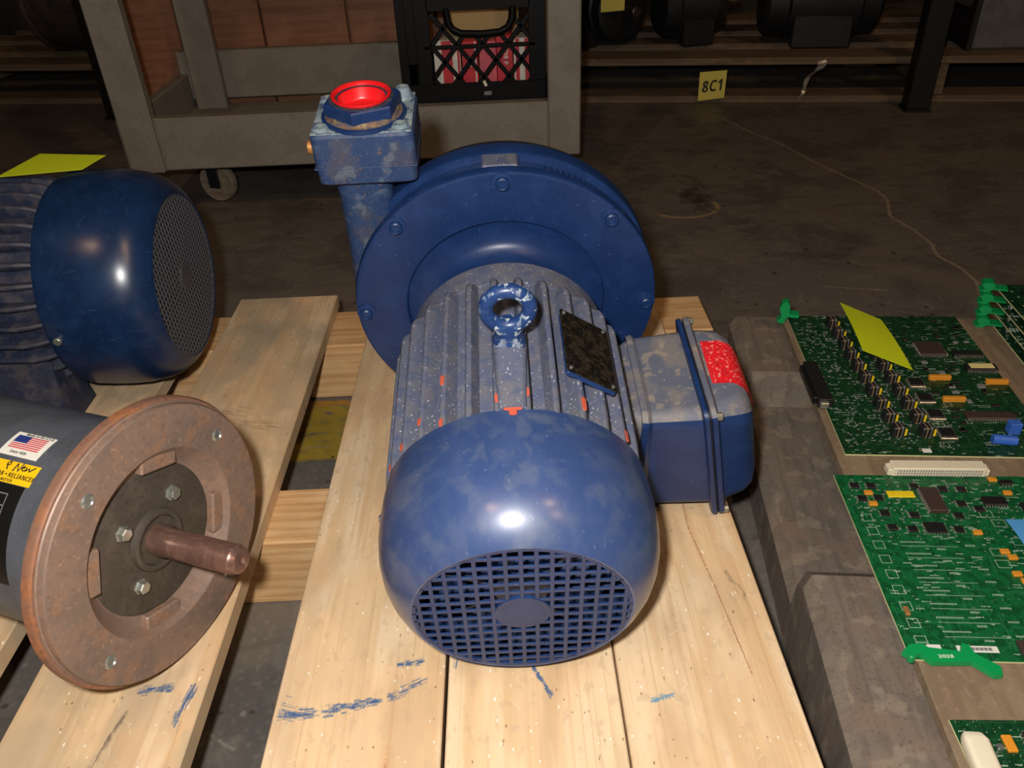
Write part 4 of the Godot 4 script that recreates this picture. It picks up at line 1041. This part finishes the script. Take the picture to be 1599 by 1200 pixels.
func build_background() -> void:
	# steel cart
	var P := thing("utility_cart", "grey steel shelf cart with square posts behind the pump", "cart", Vector3(0, T, 0))
	var b := func(x0, x1, y0, y1, z0, z1, called, m = M.cart, bev := 0.003):
		return part(called, mesh(box(Vector3(x1 - x0, y1 - y0, z1 - z0), bev)), m, P, Vector3((x0 + x1) / 2, (y0 + y1) / 2, (z0 + z1) / 2))
	b.call(-0.806, 0.162, 0.002, 0.113, -1.75, -1.72, "front_rail")
	b.call(-0.8, 0.16, 0.05, 0.165, -2.16, -2.13, "back_rail")
	b.call(-0.806, -0.78, 0.002, 0.113, -2.16, -1.75, "side_rail")
	b.call(0.136, 0.162, 0.002, 0.113, -2.16, -1.75, "side_rail")
	b.call(-0.79, 0.15, 0.025, 0.035, -2.14, -1.74, "shelf")
	b.call(-0.8, -0.727, 0.0, 0.75, -1.74, -1.712, "post")
	b.call(0.1015, 0.1695, 0.0, 0.75, -1.74, -1.712, "post")
	b.call(-0.765, -0.69, 0.0, 0.75, -2.128, -2.1, "post")
	b.call(0.1, 0.165, 0.0, 0.75, -2.128, -2.1, "post")
	b.call(-0.806, 0.162, 0.68, 0.75, -2.16, -1.7, "top_tray")
	b.call(-0.724, -0.722, 0.003, 0.112, -1.7195, -1.7165, "weld_seam", M.old_tan, 0.0005)
	b.call(0.1, 0.102, 0.003, 0.112, -1.7195, -1.7165, "weld_seam", M.old_tan, 0.0005)
	for c in [[-0.66, -1.83], [0.05, -1.83], [-0.66, -2.08], [0.05, -2.08]]:
		var w := part("caster", mesh(xf(box(Vector3(0.05, 0.012, 0.05), 0.002), Vector3(0, 0.096, 0))), M.dark_motor, P, Vector3(c[0], -T, c[1]), Vector3(0, 70, 0))
		part("fork", mesh(box(Vector3(0.004, 0.06, 0.03), 0.001, Vector3(0.017, 0.065, 0))), M.dark_motor, w)
		part("fork", mesh(box(Vector3(0.004, 0.06, 0.03), 0.001, Vector3(-0.017, 0.065, 0))), M.dark_motor, w)
		part("wheel", mesh(lathe([Vector2(0, -0.013), Vector2(0.022, -0.013), Vector2(0.024, -0.010), Vector2(0.036, -0.010), Vector2(0.042, -0.012), Vector2(0.045, -0.006), Vector2(0.045, 0.006), Vector2(0.042, 0.012), Vector2(0.036, 0.010), Vector2(0.024, 0.010), Vector2(0.022, 0.013), Vector2(0, 0.013)], 28)), M.old_tan, w, Vector3(0, 0.0455, 0), Vector3(0, 90, 0))
	# wooden drawer cabinet behind the cart
	var K := thing("wooden_cabinet", "reddish brown wooden cabinet with upright seams behind the cart", "cabinet", Vector3(0, 0, 0))
	part("carcass", mesh(box(Vector3(1.0, 0.72, 0.26), 0.004)), M.cabinet, K, Vector3(-0.5, 0.37, -2.352))
	var xs := [-1.0, -0.8, -0.588, -0.372, -0.15, 0.0]
	for k in 5:
		var d := part("door", mesh(box(Vector3(xs[k + 1] - xs[k] - 0.006, 0.70, 0.02), 0.002)), M.cabinet, K, Vector3((xs[k] + xs[k + 1]) / 2, 0.375, -2.21))
		if k == 3 or k == 2:
			part("handle", mesh(box(Vector3(0.06, 0.016, 0.02), 0.004)), M.black, d, Vector3(0.0 if k == 3 else 0.02, 0.012, 0.016))
	# milk crate on the cart's shelf with cartons inside
	var x0 := -0.203
	var z0 := -1.762
	var Cr := thing("milk_crate", "black plastic milk crate with diamond lattice on the cart", "crate", Vector3(x0, T + 0.035, z0))
	var cw := 0.303
	var f := PackedVector3Array()
	var Y := 0.035   # heights below are above the pallet deck
	var pb := func(ax, bx_, ay, by_, th := 0.008, dz := 0.0): f.append_array(box(Vector3(bx_ - ax, by_ - ay, th), 0.001, Vector3((ax + bx_) / 2 - x0, (ay + by_) / 2 - Y, -th / 2 + dz)))
	pb.call(-0.203, 0.100, 0.036, 0.147)          # bottom band
	pb.call(-0.203, -0.184, 0.146, 0.32)           # left column, with its upright slot
	pb.call(-0.166, -0.136, 0.146, 0.32)
	pb.call(-0.185, -0.165, 0.188, 0.32)
	pb.call(0.066, 0.100, 0.147, 0.32)
	pb.call(-0.14, 0.07, 0.288, 0.32)
	var lip := []   # rounded lower edge of the hand hole
	for q in [[-0.1, 0.293], [-0.098, 0.268], [-0.09, 0.253], [-0.072, 0.244], [-0.03, 0.2415], [0.008, 0.244], [0.025, 0.253], [0.033, 0.268], [0.035, 0.293]]:
		lip.append(Vector3(q[0] - x0, q[1] - Y, -0.004))
	f.append_array(tube(lip, 0.0075, 10))
	pb.call(-0.203, 0.1, 0.316, 0.33, 0.014, 0.004)  # rim
	pb.call(-0.203, 0.1, 0.036, 0.052, 0.014, 0.004)
	pb.call(-0.15, 0.08, 0.216, 0.223, 0.006)
	part("front_panel", mesh(f), M.crate, Cr)
	for k in range(-4, 8):   # diamond lattice
		for s in [-1, 1]:
			var cxp: float = -0.109 + 0.053 * k - 0.82 * s * 0.048
			# a slanted bar from the bottom band upwards, kept inside the window
			var y0b := 0.142
			var y1b := 0.29
			var slope: float = 0.82 * s
			var xa := cxp
			var xb: float = cxp + (y1b - y0b) * slope
			var ta := 0.0
			var tb := 1.0
			for e in [[-0.14, 1], [0.07, -1]]:
				var da: float = (xa - e[0]) * e[1]
				var db: float = (xb - e[0]) * e[1]
				if da < 0 and db < 0:
					tb = -1
				elif da < 0:
					ta = maxf(ta, da / (da - db))
				elif db < 0:
					tb = minf(tb, da / (da - db))
			# the hand hole stays open
			if tb > ta:
				var pts := []
				for i in 41:
					var t := lerpf(ta, tb, i / 40.0)
					var q := Vector2(lerpf(xa, xb, t), lerpf(y0b, y1b, t))
					if q.y > 0.243 and q.x > -0.098 and q.x < 0.034:
						break
					pts.append(q)
				if pts.size() > 3:
					var A: Vector2 = pts[0]
					var Bq: Vector2 = pts[-1]
					var m := (A + Bq) / 2
					part("lattice_bar", mesh(box(Vector3(A.distance_to(Bq), 0.009, 0.006), 0.001)), M.crate, Cr, Vector3(m.x - x0, m.y - Y, -0.004), Vector3(0, 0, rad_to_deg((Bq - A).angle())))
	part("side_panel", mesh(box(Vector3(0.006, 0.294, 0.3), 0.001)), M.crate, Cr, Vector3(0.003, 0.148, -0.155))
	part("side_panel", mesh(box(Vector3(0.006, 0.294, 0.3), 0.001)), M.crate, Cr, Vector3(cw - 0.003, 0.148, -0.155))
	part("back_panel", mesh(box(Vector3(cw - 0.014, 0.12, 0.006), 0.001)), M.crate, Cr, Vector3(cw / 2, 0.06, -0.302))
	part("bottom", mesh(box(Vector3(cw - 0.014, 0.005, 0.286), 0.001)), M.crate, Cr, Vector3(cw / 2, 0.0035, -0.153))
	part("paper_scrap", mesh(box(Vector3(0.016, 0.008, 0.001), 0.0003)), M.grey_part, Cr, Vector3(0.18, 0.09, 0.0006), Vector3(0, 0, 2), "scrap of torn white label")
	part("paper_scrap", mesh(box(Vector3(0.006, 0.012, 0.001), 0.0003)), M.carton_white, Cr, Vector3(0.175, 0.11, 0.0006), Vector3(0, 0, 25))
	var cart_y := T + 0.041
	var carton := func(label, x, w, h, z, m, stripes, words):
		var q := thing("carton", label, "carton", Vector3(x, cart_y, z), Basis.IDENTITY, "cartons in the milk crate")
		part("box", mesh(box(Vector3(w, h, 0.06), 0.001, Vector3(0, h / 2, -0.03))), m, q)
		for s in stripes:
			part("printed_band", mesh(box(Vector3(s[1], h - 0.002, 0.0006), 0.0001, Vector3(s[0], h / 2, 0.0002))), s[2], q)
		for t in words:
			lettering(t[0], t[1], M.carton_white, q, func(px_, py_): return Vector3(t[2] + py_, t[3] - px_, 0.0008))
	carton.call("red and white striped carton at left of the milk crate", -0.106, 0.056, 0.185, -1.80, M.carton_white, [[0.0, 0.022, M.carton_red], [0.024, 0.005, M.carton_red]], [])
	carton.call("red carton with small white lettering in the milk crate", -0.058, 0.034, 0.182, -1.80, M.carton_red, [[0.012, 0.003, M.carton_white]], [["DAY", 0.009, 0.002, 0.14]])
	carton.call("pink-red carton beside the deep red one in the crate", -0.02, 0.036, 0.18, -1.80, M.carton_pink, [], [])
	carton.call("deep red carton with large white lettering in the crate", 0.016, 0.034, 0.19, -1.80, M.carton_red, [], [["TOR P", 0.010, 0.002, 0.15]])
	carton.call("white carton with red bands at right of the milk crate", 0.055, 0.04, 0.184, -1.80, M.carton_white, [[-0.012, 0.008, M.carton_red], [0.008, 0.009, M.carton_red]], [])
	carton.call("plain brown carton standing behind the red cartons in the crate", -0.03, 0.16, 0.235, -1.90, M.kraft, [], [])
	# row of dark goods on a low pallet along the back
	var G := thing("storage_pallet", "long brown storage pallet in the dark background", "pallet", Vector3(0.65, 0, -2.47), Basis(Vector3.UP, -0.16))
	for z in [0.0, -0.2, -0.4, -0.6]:
		part("deck_board", mesh(box(Vector3(3.9, 0.02, 0.12), 0.002)), M.dark_wood, G, Vector3(-0.75, 0.118, z - 0.06))
	part("base_board", mesh(box(Vector3(3.9, 0.02, 0.1), 0.002)), M.dark_wood, G, Vector3(-0.75, 0.01, -0.05))
	part("base_board", mesh(box(Vector3(3.9, 0.02, 0.1), 0.002)), M.dark_wood, G, Vector3(-0.75, 0.01, -0.6))
	for x in [-2.6, -1.6, -0.7, 0.62, 1.1]:
		part("stringer", mesh(box(Vector3(0.05, 0.088, 0.68), 0.002)), M.dark_wood, G, Vector3(x, 0.064, -0.35))
	var on := func(x, z): return Vector3(0.65, 0.1285, -2.47) + Basis(Vector3.UP, -0.16) * Vector3(x, 0, z)
	var dark_motor := func(label, x, z, r, l, yaw):
		var D := thing("stored_motor", label, "motor", on.call(x, z) + Vector3(0, r + 0.012, 0), Basis(Vector3.UP, yaw), "dark motors on the storage pallet")
		part("motor_body", mesh(lathe([Vector2(0, -l / 2), Vector2(r * 0.8, -l / 2), Vector2(r * 0.93, -l / 2 + 0.015), Vector2(r * 0.93, -l * 0.3), Vector2(r, -l * 0.28), Vector2(r, l * 0.3), Vector2(r * 0.94, l * 0.32), Vector2(r * 0.92, l * 0.46), Vector2(r * 0.7, l / 2), Vector2(0, l / 2)], 40)), M.dark_motor, D)
		for s in [-1, 1]:
			part("foot", mesh(box(Vector3(0.05, r * 0.8, l * 0.5), 0.004, Vector3(s * r * 0.75, -r * 0.6 - 0.01, 0))), M.dark_motor, D)
		part("shaft", mesh(cyl(r * 0.16, l / 2 - 0.01, l / 2 + 0.06, 14)), M.steel, D)
	dark_motor.call("big blackish motor lying on the storage pallet near the black post", 0.3, -0.22, 0.115, 0.34, PI / 2 - 0.16)
	dark_motor.call("smaller blackish motor lying on the storage pallet above the paper tag", -0.085, -0.25, 0.095, 0.2, PI / 2 + 0.2)
	dark_motor.call("blackish motor with yellow tag beside the cart post", -0.36, -0.25, 0.1, 0.26, 0.5)
	single("sticky_note", paper(on.call(-0.352, -0.085) + Vector3(0, 0.115, 0), on.call(-0.282, -0.085) + Vector3(0, 0.12, 0), on.call(-0.282, -0.1) + Vector3(0, 0.2, 0), on.call(-0.352, -0.1) + Vector3(0, 0.195, 0)), M.note_pale, "pale yellow note on dark motor beside the cart post", "note")
	var tg := thing("tag_note", "yellow paper tag reading 8C1 on the storage pallet edge", "note", Vector3(0.637, 0.042, -2.462), Basis(Vector3.UP, -0.16))
	part("paper", mesh(loft([[Vector3(-0.04, -0.032, 0.004), Vector3(0.036, -0.022, 0.006), Vector3(0.037, 0.056, 0.003), Vector3(-0.041, 0.05, 0.002)], [Vector3(-0.04, -0.032, 0.0046), Vector3(0.036, -0.022, 0.0066), Vector3(0.037, 0.056, 0.0036), Vector3(-0.041, 0.05, 0.0026)]])), M.note_pale, tg)
	lettering("8C1", 0.034, M.ink, tg, func(x, y): return Vector3(x * 0.8 + y * 0.05, y + 0.012 + x * 0.1, 0.0065))
	# posts of the racking
	for p in [[1.185, -2.315, 0.062, "black steel rack post beside the pale grey box", -0.16], [-1.19, -2.62, 0.085, "black steel rack post left of the cart", -0.16]]:
		var R := thing("rack_post", p[3], "rack post", Vector3(p[0], 0, p[1]), Basis(Vector3.UP, p[4]), "rack posts")
		part("upright", mesh(box(Vector3(p[2], 2.6, 0.06), 0.003, Vector3(0, 1.305, 0))), M.post_black, R)
		part("base_plate", mesh(box(Vector3(p[2] + 0.012, 0.006, 0.075), 0.002, Vector3(0, 0.003, 0))), M.post_black, R)
		if p[0] > 0:
			part("brace", mesh(along(box(Vector3(0.02, 0.03, 1.1), 0.002), Vector3(-0.42, 0.46, -0.04), Vector3(-0.94, 0.34, 0))), M.post_black, R)
	var gb := thing("control_box", "pale grey metal box at far right behind the black post", "box", on.call(0.86, -0.2), Basis(Vector3.UP, -0.16))
	part("body", mesh(box(Vector3(0.42, 0.3, 0.25), 0.006, Vector3(0.06, 0.15, 0))), M.pale_box, gb)
	part("side_flange", mesh(box(Vector3(0.015, 0.3, 0.27), 0.002, Vector3(-0.155, 0.15, 0.0))), M.dark_motor, gb)
	part("brass_fitting", mesh(along(cyl(0.012, 0, 0.05, 12), Vector3(0.05, 0.035, 0.12), Vector3(-0.4, 0.4, 0.8))), M.brass, gb)
	for g in [["grimy steel drum lying at far left behind the navy motor", -2.02, -0.2, 0.16, M.grime], ["dark carton on the storage pallet left of the rack post", -1.62, -0.32, 0.12, M.grime]]:
		var o := thing("stored_part", g[0], "machine part", on.call(g[1], g[2]) + Vector3(0, g[3] + 0.004, 0), Basis(Vector3.UP, 1.3), "grimy goods at far left")
		if g[3] > 0.14:
			part("drum", mesh(lathe([Vector2(0, -0.2), Vector2(g[3], -0.2), Vector2(g[3], -0.19), Vector2(g[3] * 0.96, -0.185), Vector2(g[3] * 0.96, 0.185), Vector2(g[3], 0.19), Vector2(g[3], 0.2), Vector2(g[3] * 0.95, 0.2), Vector2(g[3] * 0.93, 0.19), Vector2(0, 0.19)], 40)), g[4], o)
		else:
			part("box", mesh(box(Vector3(0.3, g[3] * 2, 0.26), 0.004)), g[4], o)
			part("lid", mesh(box(Vector3(0.31, 0.02, 0.27), 0.003, Vector3(0, g[3] - 0.005, 0))), M.dark_motor, o)
	# crumpled clear plastic strip hanging on the pallet
	var st := PackedVector3Array()
	var rng := RandomNumberGenerator.new()
	rng.seed = 9
	var prev := []
	for i in 15:
		var t := i / 14.0
		var c := Vector3(0.93 - 0.06 * t + 0.008 * sin(t * 9), 0.125 - 0.105 * t, -2.405 + 0.012 * t + 0.006 * sin(t * 13))
		var a := t * 5.0 + rng.randf_range(-0.4, 0.4)
		var d := Vector3(cos(a), 0.15, sin(a) * 0.6) * (0.011 + 0.006 * sin(t * 7))
		var now := [c - d, c + d]
		if i > 0:
			st.append_array(q4(prev[0], prev[1], now[1], now[0]))
			var e := Vector3(0, 0, -0.0008)
			st.append_array(q4(prev[1] + e, prev[0] + e, now[0] + e, now[1] + e))
		prev = now
	single("plastic_strip", mesh(st, 20), M.film, "crumpled clear plastic strip hanging from the storage pallet", "plastic")

func _ready() -> void:
	# ---- camera: 0.67 m above the floor, pitched down 33.9 degrees, rolled 2.6
	var p := 0.5911
	var roll := -0.0451
	var fw := Vector3(0, -sin(p), -cos(p))
	var r := Vector3.RIGHT
	var u := r.cross(fw)
	var cam := Camera3D.new()
	cam.name = "Camera"
	cam.transform = Transform3D(Basis(r * cos(roll) + u * sin(roll), u * cos(roll) - r * sin(roll), -fw), Vector3(0, 0.56 + T, 0))
	cam.fov = rad_to_deg(2 * atan(600.0 / 1252.57))
	cam.near = 0.02
	cam.far = 60
	add_child(cam)
	cam.current = true
	# ---- environment: an indoor hall, all light from lamps
	var env := Environment.new()
	env.background_mode = Environment.BG_COLOR
	env.background_color = Color(0.01, 0.01, 0.01)
	env.tonemap_mode = Environment.TONE_MAPPER_LINEAR
	env.tonemap_exposure = 1.0
	env.sdfgi_enabled = true
	env.ssao_enabled = true
	env.ssil_enabled = true
	var we := WorldEnvironment.new()
	we.name = "Environment"
	we.environment = env
	add_child(we)
	# ---- the camera's own flash, a little above and left of the lens
	var fl := OmniLight3D.new()
	fl.name = "CameraFlash"
	fl.position = Vector3(-0.045, 0.73, 0.0)
	fl.light_color = Color(1.0, 0.985, 0.965)
	fl.light_energy = 0.8
	fl.light_size = 0.016
	fl.omni_range = 14.0
	fl.omni_attenuation = 2.0
	fl.shadow_enabled = true
	add_child(fl)
	make_materials()
	# ---- the hall
	var fm := mat(Color.WHITE, 0.55, 0, floor_texture())
	struct("floor", mesh(box(Vector3(10, 0.2, 10), 0.001, Vector3(0, -0.1, -1)), 30, Rect2(-1.5, -2.9, 3.0, 3.0)), fm)
	struct("wall_back", mesh(box(Vector3(10, 4, 0.2), 0.001, Vector3(0, 2, -4.1))), M.wall)
	struct("wall_front", mesh(box(Vector3(10, 4, 0.2), 0.001, Vector3(0, 2, 4.1))), M.wall)
	struct("wall_left", mesh(box(Vector3(0.2, 4, 8.4), 0.001, Vector3(-5.1, 2, 0))), M.wall)
	struct("wall_right", mesh(box(Vector3(0.2, 4, 8.4), 0.001, Vector3(5.1, 2, 0))), M.wall)
	struct("ceiling", mesh(box(Vector3(10.4, 0.2, 8.4), 0.001, Vector3(0, 4.1, 0))), M.wall)
	var glow := mat(C8(255, 210, 150), 0.5)
	glow.emission_enabled = true
	glow.emission = C8(255, 190, 120)
	glow.emission_energy_multiplier = 6.0
	for q in [[-1.2, 1.1, "warm hall lamp behind the camera on the left motors' side"], [1.5, 0.9, "warm hall lamp behind the camera on the circuit boards' side"], [2.2, 1.9, "warm hall lamp farthest behind the camera"]]:
		var L := thing("ceiling_lamp", q[2], "lamp", Vector3(q[0], 3.4, q[1]))
		part("shade", mesh(xf(lathe([Vector2(0.19, -0.02), Vector2(0.2, 0.0), Vector2(0.13, 0.12), Vector2(0.05, 0.2), Vector2(0, 0.2)], 32), Vector3.ZERO, Vector3(-90, 0, 0))), M.grey, L)
		part("rod", mesh(xf(cyl(0.01, 0.19, 0.61, 10), Vector3.ZERO, Vector3(-90, 0, 0))), M.grey, L)
		part("bulb", mesh(xf(lathe([Vector2(0, 0.0), Vector2(0.05, 0.01), Vector2(0.07, 0.05), Vector2(0.05, 0.1), Vector2(0, 0.12)], 20), Vector3.ZERO, Vector3(-90, 0, 0))), glow, L)
		var ol := OmniLight3D.new()
		ol.name = "Light"
		ol.position = Vector3(0, -0.05, 0)
		ol.light_color = Color(1.0, 0.82, 0.62)
		ol.light_energy = 1.1
		ol.light_size = 0.06
		ol.omni_range = 14.0
		ol.omni_attenuation = 2.0
		ol.shadow_enabled = true
		L.add_child(ol)
	build_pallets()
	build_pump()
	build_blue_motor()
	build_flange_motor()
	build_boards()
	build_background()
